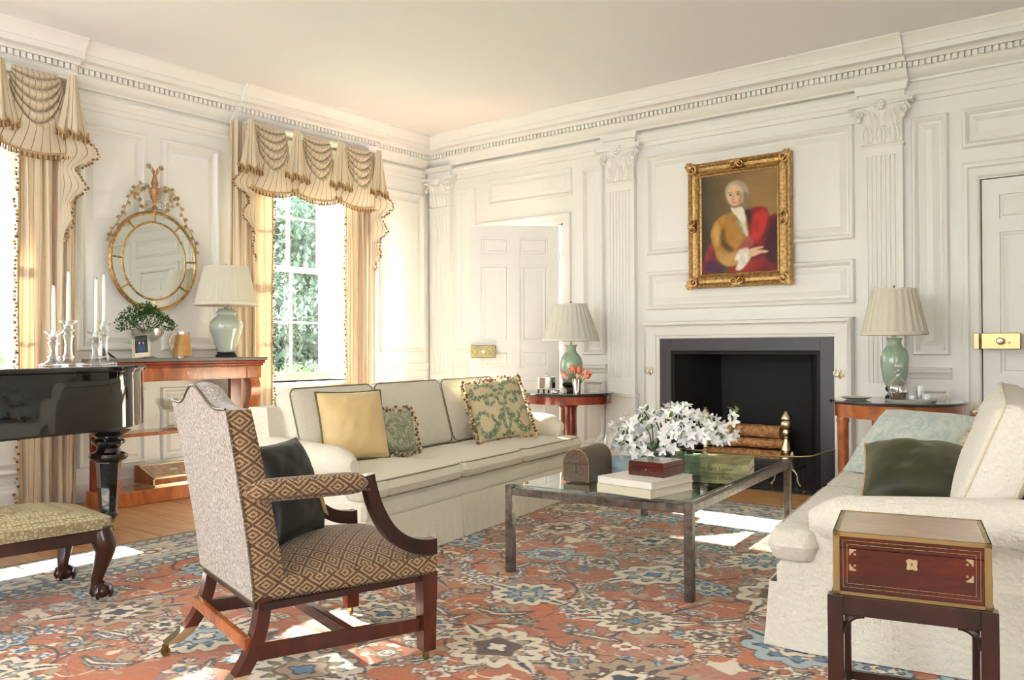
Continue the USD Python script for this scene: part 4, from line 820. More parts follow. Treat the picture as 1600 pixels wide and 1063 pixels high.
def valance(name, label, y0, y1, nsw, zt=3.005):
    t = thing(name, label, 'valance', (0, 0, 0), group='swag valances over the windows'); x0 = XL+.06; W = (y1-y0); sw = W/nsw; R = np.random.RandomState(4)
    part(t, 'board', box(XL+.035, XL+.16, y0+.02, y1-.02, zt-.02, zt, .003), 'paint', 20)
    for i in range(nsw):
        c = y0+(i+.5)*sw
        def fn(u, v):
            s = u*2-1; k_ = np.clip(v/.66, 0, 1); a_ = np.clip((v-.66)/.34, 0, 1); half = sw*(.30+.05*k_+.22*a_**1.2); drop = k_*(.15+.27*(1-s**2)**.8)+a_*(.35-.20*(1-s**2)**.8)
            fold = (2*np.abs(np.sin((k_*5.5+.12)*PI))**.7-1)*(1-a_)*np.clip(v*9, 0, 1)*(1-.55*s**4)
            pl = .25*np.sin(u*60)*np.clip(.25-v, 0, .25)*4*.3
            return x0+.10+.024*fold+.050*np.sin(np.clip(v*1.05, 0, 1)*PI)**.7*(1-s**2)+.020*v+.004*pl, c+s*half+.006*fold*s, zt-.005-drop
        def uv(u, v): return (u-.5)*sw*1.15, v
        g = grid(fn, 44, 150, uv); S = part(t, 'swag', two_sided(flip(g), .003), 'swag_silk', 60)
        uu = np.linspace(0, 1, 40); P = np.column_stack([np.broadcast_to(q, uu.shape) for q in fn(uu, np.full(40, 1.0))]); a, b, tp = hem(P, .040, i)
        part(S, 'bullion_fringe', cat(a, tp), 'gold_braid', 40, kind='stuff'); part(S, 'bullion_fringe', b, 'tassel_brown', 40, kind='stuff')
    for i in range(nsw+1):
        c = y0+i*sw; end = i in (0, nsw); drop = .40
        def fn(u, v):
            half = .040+.085*v**1.4; s = u*2-1
            return x0+.15+.030*np.cos(s*PI*.5)*(1+.6*v)+.018*np.cos(s*PI*2.5)*v, c+s*half*(.85 if end else 1)+(0.02 if i == 0 else (-.02 if i == nsw else 0)), zt-.004-(drop+.02*np.cos(s*PI*3))*v
        def uv(u, v): return (u-.5)*.30, v
        J = part(t, 'jabot', two_sided(flip(grid(fn, 30, 16, uv)), .003), 'swag_silk', 60)
        uu = np.linspace(0, 1, 30); P = np.column_stack([np.broadcast_to(q, uu.shape) for q in fn(uu, np.full(30, 1.0))]); a, b, tp = hem(P, .048, 20+i)
        part(J, 'bullion_fringe', cat(a, tp), 'gold_braid', 40, kind='stuff'); part(J, 'bullion_fringe', b, 'tassel_brown', 40, kind='stuff')
        inn = tube(np.vstack([P, P[:1]])+[-.035, 0, .0], .014, 5); part(J, 'turned_hem', inn, 'gold_braid', 40)
        if end:                                                            # a cascading tail below the end jabot
            sg = -1 if i == 0 else 1; ko = [0, .12, -.03, .10, -.02, .05, 0]
            zs_ = np.linspace(zt-.40, zt-1.16, 7)
            pe = smoothpts(np.column_stack([np.full(7, x0+.155), [c+sg*(.03+k*.9) for k in ko], zs_]), 60); pi_ = np.column_stack([np.full(60, x0+.12), np.full(60, c-sg*.085), pe[:, 2]])
            def ft(u, v):
                k = (v*59).astype(int); a_ = pi_[k]; b_ = pe[k]; w = np.minimum(1, (1.02-v)*1.3)
                return a_[..., 0]+(b_[..., 0]-a_[..., 0])*u+.02*np.sin(v*PI*6)*u, a_[..., 1]+(b_[..., 1]-a_[..., 1])*u*w, a_[..., 2]
            T_ = part(t, 'tail', two_sided(grid(ft, 12, 60, lambda u, v: (u*.22, v)), .003), 'swag_silk', 60)
            P = np.column_stack([np.broadcast_to(q, (60,)) for q in ft(np.ones(60), np.linspace(0, 1, 60))]); a, b = fringe(P, .03, .013, 30+i, (.35, sg*.7, -.5))
            part(T_, 'bullion_fringe', a, 'gold_braid', 40, kind='stuff'); part(T_, 'bullion_fringe', b, 'tassel_brown', 40, kind='stuff')
curtain('curtain_panel', 'striped silk curtain to the right of the window behind the piano', 2.40, 2.78, XL+.105, .012, -1, 1)
curtain('curtain_panel', 'striped silk curtain to the left of the window behind the left sofa', 4.03, 4.43, XL+.105, .012, 1, 2)
curtain('curtain_panel', 'striped silk curtain to the right of the window behind the left sofa', 5.27, 5.62, XL+.105, .012, -1, 3)
curtain('curtain_panel', 'striped silk curtain on the far side of the window behind the piano', 1.08, 1.36, XL+.105, .012, 1, 4)
valance('swag_valance', 'striped silk swag valance over the window behind the left sofa', 4.13, 5.60, 3)
valance('swag_valance', 'striped silk swag valance over the window behind the piano', 1.26, 2.73, 3)

# ================================================================ ARMCHAIR (local x right, y forward, z up; origin at the front edge's middle)
def armchair():
    t = thing('armchair', 'mahogany open armchair upholstered in brown diamond weave, seen from behind', 'armchair', (-2.36, 2.217, .0108), math.radians(-16))
    def seat_ring(z, o): return [[x*(1+o/.33), y, z] for x, y in ((-.268, -.565), (.30, -.565), (.335, .028+o), (.20, .045+o), (0, .05+o), (-.20, .045+o), (-.335, .028+o))]
    def up_(u, v):
        x, y = (u*2-1)*.325+.016*(1-v), -.565+.61*v; return x*(.875+.125*v), y, .365+.055*np.clip(1-np.abs(u*2-1)**3, 0, 1)*np.clip(np.sin(np.clip(v*.94+.03, 0, 1)*PI), 0, 1)**.5
    seat = cat(loft([seat_ring(.300, -.004), seat_ring(.310, .002), seat_ring(.345, .006), seat_ring(.366, .0)], caps=False), flip(grid(up_, 24, 24)) if False else grid(up_, 24, 24), (A(seat_ring(.302, -.01)), np.array([[0, i+1, i] for i in range(1, 6)])))
    S = part(t, 'seat', seat, 'diamond_weave', 45, uv='box')
    nl = lambda P, r=.0052: cat([ball(r, *p, sub=0) for p in P])
    edge = [np.array([x, y, .306]) for x, y in ((-.272, -.565), (-.337, .03), (0, .052), (.337, .03), (.305, -.565))]; P = []
    for a, b in zip(edge[:-1], edge[1:]): P += [a+(b-a)*s for s in np.linspace(0, 1, int(np.linalg.norm(b-a)/.0125))]
    part(S, 'nail_row', nl(P), 'nailhead', 60, kind='stuff')
    # back: raked slab with a serpentine top
    def ztop(x): s = x/.33; return .928+.032*np.cos(s*PI)*1.0+.012*np.cos(2*s*PI)-.004
    def yb(z): return -.600-.100*((z-.30)/.65)**1.25
    xs = np.linspace(-1, 1, 41); rings_f, rings_b = [], []
    def hw(z): return .284+.026*((z-.30)/.65)
    def surf(front):
        def fn(u, v):
            s = u*2-1; zt = ztop(s*.33); z = .303+(zt-.303)*v; x = s*hw(z)+.016; th = .105-.03*v
            y = yb(z)+(th+.028*np.sin(np.clip(v, 0, 1)*PI)**.6*(1-s**4) if front else 0*u); return x, y, z
        return grid(fn, 41, 30)
    f_, b_ = surf(True), surf(False); nu, nv = 41, 30
    def strip(i0, fr):  # side or top band between back and front edges
        a, b = b_[0][i0], f_[0][i0]; k = len(a)
        def fn(u, v):
            j = np.clip((v*(k-1)).round().astype(int), 0, k-1); bul = np.sin(u*PI)*.012*np.clip(np.minimum(v, 1-v)*9, 0, 1)
            p = a[j]+(b[j]-a[j])*u[..., None]; return p[..., 0]+fr[0]*bul, p[..., 1], p[..., 2]+fr[2]*bul
        return grid(fn, 6, k)
    L = np.arange(nv); idx = lambda i, j: i*nv+j
    left = strip([idx(0, j) for j in range(nv)], (-1, 0, 0)); right = strip([idx(nu-1, j) for j in range(nv)], (1, 0, 0)); top = strip([idx(i, nv-1) for i in range(nu)], (0, 0, 1))
    B = part(t, 'back', cat(f_, flip(left), right), 'diamond_weave', 45, uv='box')
    part(t, 'back_panel', two_sided(flip(b_) if False else (b_[0]-[0, .004, 0], b_[1]), .004), 'heather_cloth', 60, label='heathered grey-beige cloth back')
    part(B, 'top_band', flip(top), 'heather_cloth', 60)
    we = [b_[0][idx(i, nv-1)]+[0, -.004, .002] for i in range(nu)]; part(B, 'welt', tube(we, .0045, 6), 'nailhead', 60)
    P = []
    for s, i in ((-1, 0), (1, nu-1)):
        q = np.array([b_[0][idx(i, j)] for j in range(nv)])+[s*.003, .0, 0]; seg = np.r_[0, np.cumsum(np.linalg.norm(np.diff(q, axis=0), axis=1))]
        P += [np.array([np.interp(a, seg, q[:, k]) for k in range(3)]) for a in np.arange(0, seg[-1], .013)]
    q = np.array([b_[0][idx(i, 0)] for i in range(nu)])+[0, -.003, .002]; P += [q[0]+(q[-1]-q[0])*s for s in np.linspace(0, 1, 46)]
    part(B, 'nail_row', nl(P), 'nailhead', 60, kind='stuff')
    for s in (-1, 1):
        x = s*.318; ar = []
        for k, u in enumerate(np.linspace(0, 1, 12)):
            y = -.635+.415*u; w, h = .042, .036; f = min(1, .4+u*6, (1.06-u)*6); q = sup(w*f, h*f, 2.6, 16); ar.append([[x+a, y, .652-.028*math.sin(u*2.2)*0+(-.008*u)+b] for a, b in q])
        a_ = loft(ar); a_ = flip(a_) if True else a_
        am = part(t, 'arm_pad', a_, 'diamond_weave', 50, uv='box')
        part(am, 'nail_row', nl([(x+e*.037, y, .632-.008*(y+.62)/.4) for e in (-1, 1) for y in np.linspace(-.60, -.235, 30)]), 'nailhead', 60, kind='stuff')
        pth = smoothpts([[x, -.225, .668], [x, -.215, .62], [x, -.190, .545], [x, -.140, .465], [x, -.07, .415], [x, .0, .398], [x, .034, .397]], 26); k = np.linspace(0, 1, 26)
        R = []
        for i, p in enumerate(pth):
            tg = pth[min(i+1, 25)]-pth[max(i-1, 0)]; tg /= np.linalg.norm(tg); nn = np.cross([1, 0, 0], tg); hh = .019+.008*k[i]; ww = .021
            R.append([p+[dx*ww, 0, 0]+nn*dz*hh for dx, dz in ((-1, -1), (1, -1), (1, 1), (-1, 1))])
        part(t, 'arm_post', loft(R), 'mahogany_dark', 30)
        lg = cat(loft([[[x*.965+a*w, .008+b*w, z] for a, b in ((-1, -1), (1, -1), (1, 1), (-1, 1))] for z, w in ((.035, .024), (.30, .029), (.305, .029))]), box(x*.965-.03, x*.965+.03, -.03, .03, .295, .31))
        g = part(t, 'leg', lg, 'mahogany', 20)
        part(g, 'caster', mv(cat(lathe([(.011, .012), (.013, .036)], 12), mv(lathe([(.004, -.007), (.012, -.008), (.012, .008), (.004, .007)], 14), 0, 0, .012, rx=PI/2)), x*.965, .006, 0), 'brass', 40)
        xl_ = x; x = x if s > 0 else x*.90; pb = smoothpts([[x*.90, -.565, .315], [x*.90, -.575, .24], [x*.91, -.600, .16], [x*.93, -.645, .09], [x*.95, -.70, .045]], 16); R = [[p+A([dx*.024, dy*(.024-.004*i/15), 0]) for dx, dy in ((-1, -1), (1, -1), (1, 1), (-1, 1))] for i, p in enumerate(pb[::-1])]
        g = part(t, 'leg', loft(R), 'mahogany', 20)
        cp = R[0:5]; ctr = np.array(cp).mean(1, keepdims=True); cupm = loft((np.array(cp)-ctr)*1.12+ctr)
        part(g, 'caster_cup', cupm, 'pale_brass', 20); part(g, 'caster', mv(cat(lathe([(.010, .010), (.012, .04)], 12), mv(lathe([(.004, -.008), (.016, -.009), (.016, .009), (.004, .008)], 14), 0, 0, .016, ry=PI/2)), x*.95, -.722, 0), 'old_brass', 40)
        sidep = [[x*.95, -.60, .150], [x*.955, .0, .128]]; a, b = A(sidep); part(t, 'stretcher', loft([[[p[0]+dx*.012, p[1], p[2]+dz*.023] for dx, dz in ((-1, -1), (1, -1), (1, 1), (-1, 1))] for p in (b, a)]), 'mahogany', 20)
    part(t, 'stretcher', cbox(0, -.270, .137, .60, .026, .044, .003), 'mahogany', 20); part(t, 'stretcher', cbox(.015, -.618, .178, .56, .022, .042, .003), 'walnut_amber', 20)
    part(t, 'seat_rail', cat(box(-.315, .315, .0, .038, .278, .302, .003), box(-.262, .29, -.595, -.565, .278, .302, .003), box(-.318, -.288, -.50, .02, .28, .302), box(.295, .325, -.58, .02, .28, .302)), 'mahogany_dark', 20)
    # the dark cushion in the chair
    w, h = .34, .36; m = standing(w, h, pillow(w, h, .15, seed=21, ear=.06)); th = math.radians(-16); o = rotm(rz=th) @ A([-.0, -.325, .424])+[-2.36, 2.217, 0]
    c = throw_at('throw_cushion', 'black velvet cushion with a gold corner band, in the armchair', m, tuple(o), .34, math.radians(112), None, ('black_velvet',))
    f = lambda q: mv(q, rx=-.34)
    part(c, 'gold_band', f(two_sided(grid(lambda u, v: (.10+.055*u-.05*v, -.040-.030*v-.02*(1-u), .060+.09*v-.02*u), 6, 8), .004)), 'gold_braid', 30)
armchair()

# ================================================================ COFFEE TABLE
TZ = .434; TR = math.radians(5.5); TO = A([-2.16, 4.06, 0])
def coffee():
    t = thing('coffee_table', 'glass-topped coffee table on a dark square steel frame', 'coffee table', tuple(TO), TR); hx_, hy_ = .455, .80; q = .019
    for sx in (-1, 1):
        for sy in (-1, 1): part(t, 'leg', box(sx*hx_-q, sx*hx_+q, sy*hy_-q, sy*hy_+q, .0115, TZ, .002), 'steel_dark', 20)
    for s in (-1, 1):
        part(t, 'rail', box(-hx_+q, hx_-q, s*hy_-q*.8, s*hy_+q*.8, TZ-.048, TZ-.012, .002), 'steel_dark', 20); part(t, 'rail', box(s*hx_-q*.8, s*hx_+q*.8, -hy_+q, hy_-q, TZ-.048, TZ-.012, .002), 'steel_dark', 20)
    part(t, 'glass_top', box(-hx_+q, hx_-q, -hy_+q, hy_-q, TZ-.012, TZ, .001), 'table_glass', 0)
coffee()

# ================================================================ SMALLER TABLES
def ped():
    t = thing('pedestal_table', 'round red mahogany pedestal table with a dark top between the left sofa and fireplace', 'table', (-4.10, 6.02, 0)); r = .395; zt = .720
    part(t, 'table_top', lathe([(r-.03, zt-.028), (r-.002, zt-.026), (r+.004, zt-.016), (r, zt-.004), (r-.012, zt)], 64), 'marble_dark', 40)
    part(t, 'apron', lathe([(r-.025, zt-.095), (r-.012, zt-.093), (r-.012, zt-.028)], 64), 'mahogany_red', 40)
    part(t, 'column', lathe([(.085, .12), (.088, .16), (.078, .20), (.070, .45), (.072, .58), (.088, .60), (.095, .63)], 40), 'mahogany_red', 40)
    b = prism([(1.0*.28*math.cos(a)*(1-.28*math.cos(1.5*(a-PI/2))**2*0), .28*math.sin(a)) for a in np.arange(3)*2*PI/3+PI/2], .04, .10); part(t, 'base', cat(hull(np.vstack([b[0]*A([1, 1, 1]), b[0]*A([.97, .97, 1])+[0, 0, .015]])), lathe([(.12, .10), (.10, .125)], 30)), 'mahogany_red', 30)
    for k in range(3): a = PI/2+k*2*PI/3; part(t, 'foot', mv(lathe([(.02, -.002), (.038, .012), (.038, .03), (.028, .045)], 20), .235*math.cos(a), .235*math.sin(a), .002), 'mahogany_dark', 40)
ped()
def rtab():
    t = thing('side_table', 'round amber wood table with a black marble top right of the fireplace', 'table', (-1.43, 5.97, 0)); r = .42; zt = .742
    part(t, 'marble_top', lathe([(r-.02, zt-.022), (r, zt-.018), (r+.006, zt-.009), (r, zt-.002), (r-.008, zt)], 72), 'marble_dark', 40)
    part(t, 'apron', lathe([(r-.05, zt-.108), (r-.030, zt-.108), (r-.028, zt-.022)], 72), 'walnut_amber', 40)
    for k in range(4):
        a = PI/4+k*PI/2-.17; part(t, 'leg', mv(lathe([(.020, 0), (.024, .02), (.026, .04), (.034, .3), (.036, zt-.15), (.040, zt-.145), (.040, zt-.125), (.036, zt-.12), (.036, zt-.105)], 24), (r-.062)*math.cos(a), (r-.062)*math.sin(a), 0), 'walnut_amber', 40)
rtab()

# ================================================================ CONSOLE against the window wall
def console():
    y0, y1 = 2.82, 4.08; t = thing('console_table', 'tall flame-veneered console table with shelf and plinth against the window wall', 'console table', (0, 0, 0)); xb, xf = -6.03, -5.735
    part(t, 'top', box(xb, xf+.025, y0-.03, y1+.03, 1.010, 1.034, .003), 'console_top', 20, label='thin grey top')
    part(t, 'cornice', cat(box(xb, xf+.015, y0-.015, y1+.015, .988, 1.010, .004), box(xb, xf+.004, y0-.005, y1+.005, .968, .988, .004)), 'mahogany_red', 20)
    fz = part(t, 'frieze', box(xb, xf-.012, y0+.005, y1-.005, .868, .968, .002), 'flame_wood', 20)
    D = part(t, 'drawer', box(xf-.014, xf-.006, y0+.16, y1-.16, .876, .962, .002), 'flame_wood', 20); part(D, 'keyhole', box(xf-.007, xf-.003, 3.425, 3.437, .908, .932, .001), 'porcelain', 0)
    for y in (y0+.075, y1-.075):
        part(t, 'pilaster_panel', box(xf-.016, xf-.004, y-.065, y+.065, .870, .966, .002), 'walnut_amber', 20)
        pf = smoothpts([[xf-.05, y, .868], [xf-.02, y, .80], [xf-.035, y, .70], [xf-.10, y, .58], [xf-.155, y, .47], [xf-.15, y, .36], [xf-.09, y, .24], [xf-.05, y, .15], [xf-.045, y, .10]], 30)
        R = [[p+A([dx*(.040-.012*math.sin(i/29*PI)), dy*.042, 0]) for dx, dy in ((-1, -1), (1, -1), (1, 1), (-1, 1))] for i, p in enumerate(pf[::-1])]
        part(t, 'scroll_leg', loft(R), 'flame_wood', 30)
        part(t, 'rear_pier', box(xb, xb+.04, y-.05, y+.05, .10, .868, .002), 'mahogany_red', 20)
    part(t, 'shelf', box(xb, xf-.05, y0+.02, y1-.02, .478, .503, .003), 'walnut_amber', 20)
    part(t, 'plinth', box(xb, xf, y0+.0, y1-.0, .0, .10, .004), 'flame_wood', 20)
console()

# ================================================================ PIANO AND BENCH
PZ = 1.003
def piano():
    P = smoothpts([[-4.40, .25], [-4.52, 1.1], [-4.645, 1.75], [-4.73, 2.2], [-4.80, 2.46], [-4.93, 2.64], [-5.10, 2.735], [-5.28, 2.77], [-5.45, 2.75], [-5.58, 2.65], [-5.63, 2.48], [-5.64, 2.2], [-5.66, 1.5], [-5.70, .25]], 90)
    poly = Polygon(P); t = thing('grand_piano', 'glossy black grand piano at the left edge, with candlesticks on its closed lid', 'piano', (0, 0, 0))
    lid = []
    for o, z in ((-.006, .968), (.010, .970), (.018, .978), (.018, .990), (.010, 1.000), (-.004, PZ)):
        q = poly.buffer(o); c = np.array(q.exterior.coords)[:-1]; s = np.r_[0, np.cumsum(np.linalg.norm(np.diff(np.vstack([c, c[:1]]), axis=0), axis=1))]; k0 = np.argmin(np.hypot(c[:, 0]+4.40, c[:, 1]-.25)); c = np.roll(c, -k0, axis=0); s = np.r_[0, np.cumsum(np.linalg.norm(np.diff(np.vstack([c, c[:1]]), axis=0), axis=1))]
        if Polygon(c).exterior.is_ccw is False: c = c[::-1]; s = np.r_[0, np.cumsum(np.linalg.norm(np.diff(np.vstack([c, c[:1]]), axis=0), axis=1))]
        cc = np.vstack([c, c[:1]]); g = np.linspace(0, s[-1], 181)[:-1]; lid.append(np.column_stack([np.interp(g, s, cc[:, 0]), np.interp(g, s, cc[:, 1]), np.full(180, z)]))
    part(t, 'lid', loft(lid), 'piano_black', 40)
    part(t, 'rim', prism(poly, .648, .968), 'piano_black', 40)
    part(t, 'key_bottom', prism(poly.buffer(-.06), .63, .650), 'iron_black', 30)
    def leg(x, y):
        oc = lambda r, z: [[x+r*math.cos(a+PI/8), y+r*math.sin(a+PI/8), z] for a in np.arange(8)*PI/4]
        L = part(t, 'leg', cat(loft([oc(.048, .165), oc(.068, .44), oc(.072, .455)]), mv(lathe([(.05, .118), (.044, .128), (.052, .138), (.056, .150), (.048, .165)], 32), x, y), mv(lathe([(.072, .452), (.094, .462), (.106, .480), (.100, .498), (.070, .508), (.060, .530), (.068, .545), (.088, .556), (.090, .572), (.066, .584), (.072, .600), (.10, .615), (.12, .630)], 40), x, y)), 'piano_black', 30)
        part(L, 'caster_cup', mv(lathe([(.022, .050), (.026, .056), (.026, .096), (.036, .100), (.040, .118)], 28), x, y), 'brass', 40, label='brass caster')
        part(L, 'caster', mv(cat(mv(lathe([(.006, -.018), (.026, -.018), (.029, -.012), (.029, .012), (.026, .018), (.006, .018)], 24), 0, 0, 0, rx=PI/2), box(-.034, .034, -.024, -.019, -.005, .030, .002), box(-.034, .034, .019, .024, -.005, .030, .002)), x, y, .030), 'brass', 40)
    leg(-4.855, 2.40); leg(-5.45, 1.2); leg(-4.66, .75)
piano()
def bench():
    t = thing('piano_bench', 'upholstered bench with carved cabriole legs in front of the piano', 'bench', (-3.92, 1.30, .0108), math.radians(-5)); w, L = .50, 1.08
    rings = []
    for o, z in ((.0, .315), (.004, .325), (.004, .358)): q = rrect(w+2*o, L+2*o, .05, 6); rings.append(np.column_stack([q, np.full(len(q), z)]))
    top = []
    for s in np.linspace(1, .02, 12): q = rrect(w, L, .05, 6)*s; top.append(np.column_stack([q, np.full(len(q), .36+.052*(1-s**3.2))]))
    S = part(t, 'seat', loft(rings+top), 'bench_weave', 45)
    q = rrect(w+.008, L+.008, .05, 30); part(S, 'nail_row', cat([ball(.006, x, y, .322, 0) for x, y in q]), 'nailhead', 60, kind='stuff')
    part(t, 'seat_rail', cat(box(-w/2+.02, w/2-.02, -L/2, -L/2+.035, .262, .316, .004), box(-w/2+.02, w/2-.02, L/2-.035, L/2, .262, .316, .004), box(-w/2, -w/2+.035, -L/2+.02, L/2-.02, .262, .316, .004), box(w/2-.035, w/2, -L/2+.02, L/2-.02, .262, .316, .004)), 'mahogany_dark', 20)
    for sx in (-1, 1):
        for sy in (-1, 1):
            o = A([sx, sy, 0])/math.sqrt(2); b = A([sx*(w/2-.04), sy*(L/2-.045), 0]); pth = smoothpts([b+o*.0+[0, 0, .30], b+o*.018+[0, 0, .255], b+o*.022+[0, 0, .215], b+o*.004+[0, 0, .15], b-o*.014+[0, 0, .085], b-o*.006+[0, 0, .05]], 18)
            rad = np.interp(np.linspace(0, 1, 18), [0, .15, .3, .6, .85, 1], [.048, .050, .046, .030, .022, .026]); lg = tube(pth, rad, 12)
            g = part(t, 'leg', lg, 'mahogany_dark', 50); f = b+o*.008
            part(g, 'claw_foot', cat(ball(.036, f[0], f[1], .043, 2, (1, 1, .85)), *[tube(smoothpts([f+A([.012*math.cos(a), .012*math.sin(a), .075]), f+A([.036*math.cos(a), .036*math.sin(a), .062]), f+A([.043*math.cos(a), .043*math.sin(a), .035]), f+A([.036*math.cos(a), .036*math.sin(a), .014])], 8), [.010, .011, .010, .006], 6) if False else tube([f+A([.012*math.cos(a), .012*math.sin(a), .075]), f+A([.036*math.cos(a), .036*math.sin(a), .062]), f+A([.043*math.cos(a), .043*math.sin(a), .035]), f+A([.036*math.cos(a), .036*math.sin(a), .016])], [.010, .011, .010, .006], 6) for a in np.arange(4)*PI/2+math.atan2(sy, sx)]), 'mahogany_dark', 50)
bench()

# ================================================================ CAMPAIGN BOX ON ITS STAND
def campaign():
    rz = math.radians(13); o = (-.575, 2.513, 0); w, d = .372, .325; z0, z1 = .437, .602
    s = thing('box_stand', 'dark mahogany stand carrying the brass-bound box, beside the right-hand sofa', 'stand', o, rz)
    for sx in (-1, 1):
        for sy in (-1, 1): part(s, 'leg', box(sx*(w/2-.006)-.020, sx*(w/2-.006)+.020, sy*(d/2-.006)-.020, sy*(d/2-.006)+.020, .0115, .436, .002), 'mahogany_dark', 20)
    for sy in (-1, 1): part(s, 'rail', box(-w/2+.012, w/2-.012, sy*(d/2-.006)-.014, sy*(d/2-.006)+.014, .385, .436, .002), 'mahogany_dark', 20); part(s, 'stretcher', box(-w/2+.012, w/2-.012, sy*(d/2-.006)-.009, sy*(d/2-.006)+.009, .10, .125, .002), 'mahogany_dark', 20)
    for sx in (-1, 1): part(s, 'rail', box(sx*(w/2-.006)-.014, sx*(w/2-.006)+.014, -d/2+.012, d/2-.012, .385, .436, .002), 'mahogany_dark', 20); part(s, 'stretcher', box(sx*(w/2-.006)-.009, sx*(w/2-.006)+.009, -d/2+.012, d/2-.012, .10, .125, .002), 'mahogany_dark', 20)
    part(s, 'rim', box(w/2+.004, w/2+.014, -d/2+.16, d/2+.01, .40, .487, .002), 'mahogany_dark', 20)
    for sx in (-1, 1):
        a = np.linspace(0, PI/2, 10); br = [(sx*(w/2-.024)-sx*.052*(1-math.sin(q)), .385-.052*(1-math.cos(q))) for q in a]
        part(s, 'bracket', tube([[x, -d/2+.006, z] for x, z in br], .0075, 6), 'mahogany_dark', 40)
    b = thing('brass_bound_box', 'brass-bound red mahogany box with a brass lock plate and corner inlays', 'box', o, rz)
    part(b, 'body', box(-w/2+.004, w/2-.004, -d/2+.004, d/2-.004, z0, .560, .001), 'brass_bound_wood', 0); part(b, 'lid', box(-w/2+.004, w/2-.004, -d/2+.004, d/2-.004, .5608, z1-.001, .001), 'brass_bound_wood', 0)
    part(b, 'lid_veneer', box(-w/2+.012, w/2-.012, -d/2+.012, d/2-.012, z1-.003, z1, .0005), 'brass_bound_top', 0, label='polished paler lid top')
    for sx in (-1, 1):
        for sy in (-1, 1): part(b, 'corner_strip', cat(box(sx*(w/2-.008)-.008, sx*(w/2-.008)+.008, sy*(d/2-.001)-.0016, sy*(d/2-.001)+.0016, z0, z1), box(sx*(w/2-.001)-.0016, sx*(w/2-.001)+.0016, sy*(d/2-.008)-.008, sy*(d/2-.008)+.008, z0, z1)), 'brass', 0)
    for sy in (-1, 1):
        part(b, 'edge_strip', cat(box(-w/2, w/2, sy*(d/2-.001)-.0016, sy*(d/2-.001)+.0016, z1-.010, z1+.0012), box(-w/2, w/2, sy*(d/2-.006)-.006, sy*(d/2-.006)+.006, z1-.001, z1+.0012)), 'brass', 0); part(b, 'edge_strip', box(-w/2, w/2, sy*(d/2-.001)-.0016, sy*(d/2-.001)+.0016, z0, z0+.009), 'brass', 0)
    for sx in (-1, 1): part(b, 'edge_strip', cat(box(sx*(w/2-.001)-.0016, sx*(w/2-.001)+.0016, -d/2, d/2, z1-.010, z1+.0012), box(sx*(w/2-.006)-.006, sx*(w/2-.006)+.006, -d/2, d/2, z1-.001, z1+.0012)), 'brass', 0)
    f = lambda m: place(m, (0, -d/2+.0032, 0), (1, 0, 0), (0, 0, 1), (0, -1, 0))
    for k, m_ in enumerate((.020, .030)):
        u0, u1, v0, v1 = -w/2+m_+.004, w/2-m_-.004, z0+m_, z1-m_; e = .0009
        part(b, 'inlay_line', f(cat(box(u0, u1, v0, v0+e, 0, .0012), box(u0, u1, v1-e, v1, 0, .0012), box(u0, u0+e, v0, v1, 0, .0012), box(u1-e, u1, v0, v1, 0, .0012))), 'inlay_line', 0)
    plate = [(-.013, -.012), (-.009, -.015), (0, -.012), (.009, -.015), (.014, -.012), (.012, -.004), (.014, .010), (.010, .014), (.004, .012), (-.004, .014), (-.010, .013), (-.014, .009), (-.011, .0)]
    K = part(b, 'lock_plate', f(prism([(x+.005, y+.533) for x, y in plate], 0, .0022)), 'pale_brass', 0); part(K, 'keyhole', f(cat(mv(lathe([(.0022, .002), (.0022, .003)], 12), .005, .535), box(.004, .006, .529, .535, .002, .003))), 'iron_black', 0)
    def motif(cx, cz, fx, fz):
        ell = [(0, 0), (.017, 0), (.017, .004), (.010, .0055), (.012, .009), (.0085, .0085), (.006, .012), (.0045, .010), (.004, .017), (0, .017)]
        q = cat(prism([(cx+fx*x, cz+fz*y) for x, y in ell], 0, .0014), prism([(cx+fx*x, cz+fz*y) for x, y in ((.011, .011), (.017, .012), (.0165, .0165), (.012, .017))], 0, .0014)); part(b, 'corner_inlay', f(q), 'pale_brass', 0)
    for cx, fx in ((-w/2+.040, 1), (w/2-.040, -1)):
        motif(cx, .502, fx, 1); motif(cx, .560, fx, -1)
campaign()
# ================================================================ LAMPS
def shade(zb, zt, rb, rt, n=48, th=.0018, gather=.012):
    k = 12; prof = [(rb+(rt-rb)*s, zb+(zt-zb)*s) for s in np.linspace(0, 1, k)]
    outer = lathe(prof, n*4, lambda t, i: 1+gather*np.cos(t*n)*(1-.3*i/k), caps=False); inner = lathe([(r-.004, z) for r, z in prof], n*4, lambda t, i: 1+gather*np.cos(t*n)*(1-.3*i/k), caps=False)
    N_ = n*4; ring = lambda a, b, o: tri(np.stack([a+np.arange(N_), b+np.arange(N_), b+(np.arange(N_)+1) % N_, a+(np.arange(N_)+1) % N_], 1))
    v = np.vstack([outer[0], inner[0]]); f = np.vstack([outer[1], inner[1][:, ::-1]+len(outer[0]), ring(len(outer[0]), 0, 0), ring((k-1)*N_, len(outer[0])+(k-1)*N_, 0)]); return v, f
def band(r, z, h, t=.003): return lathe([(r, z), (r+t, z), (r+t, z+h), (r, z+h)], 64)
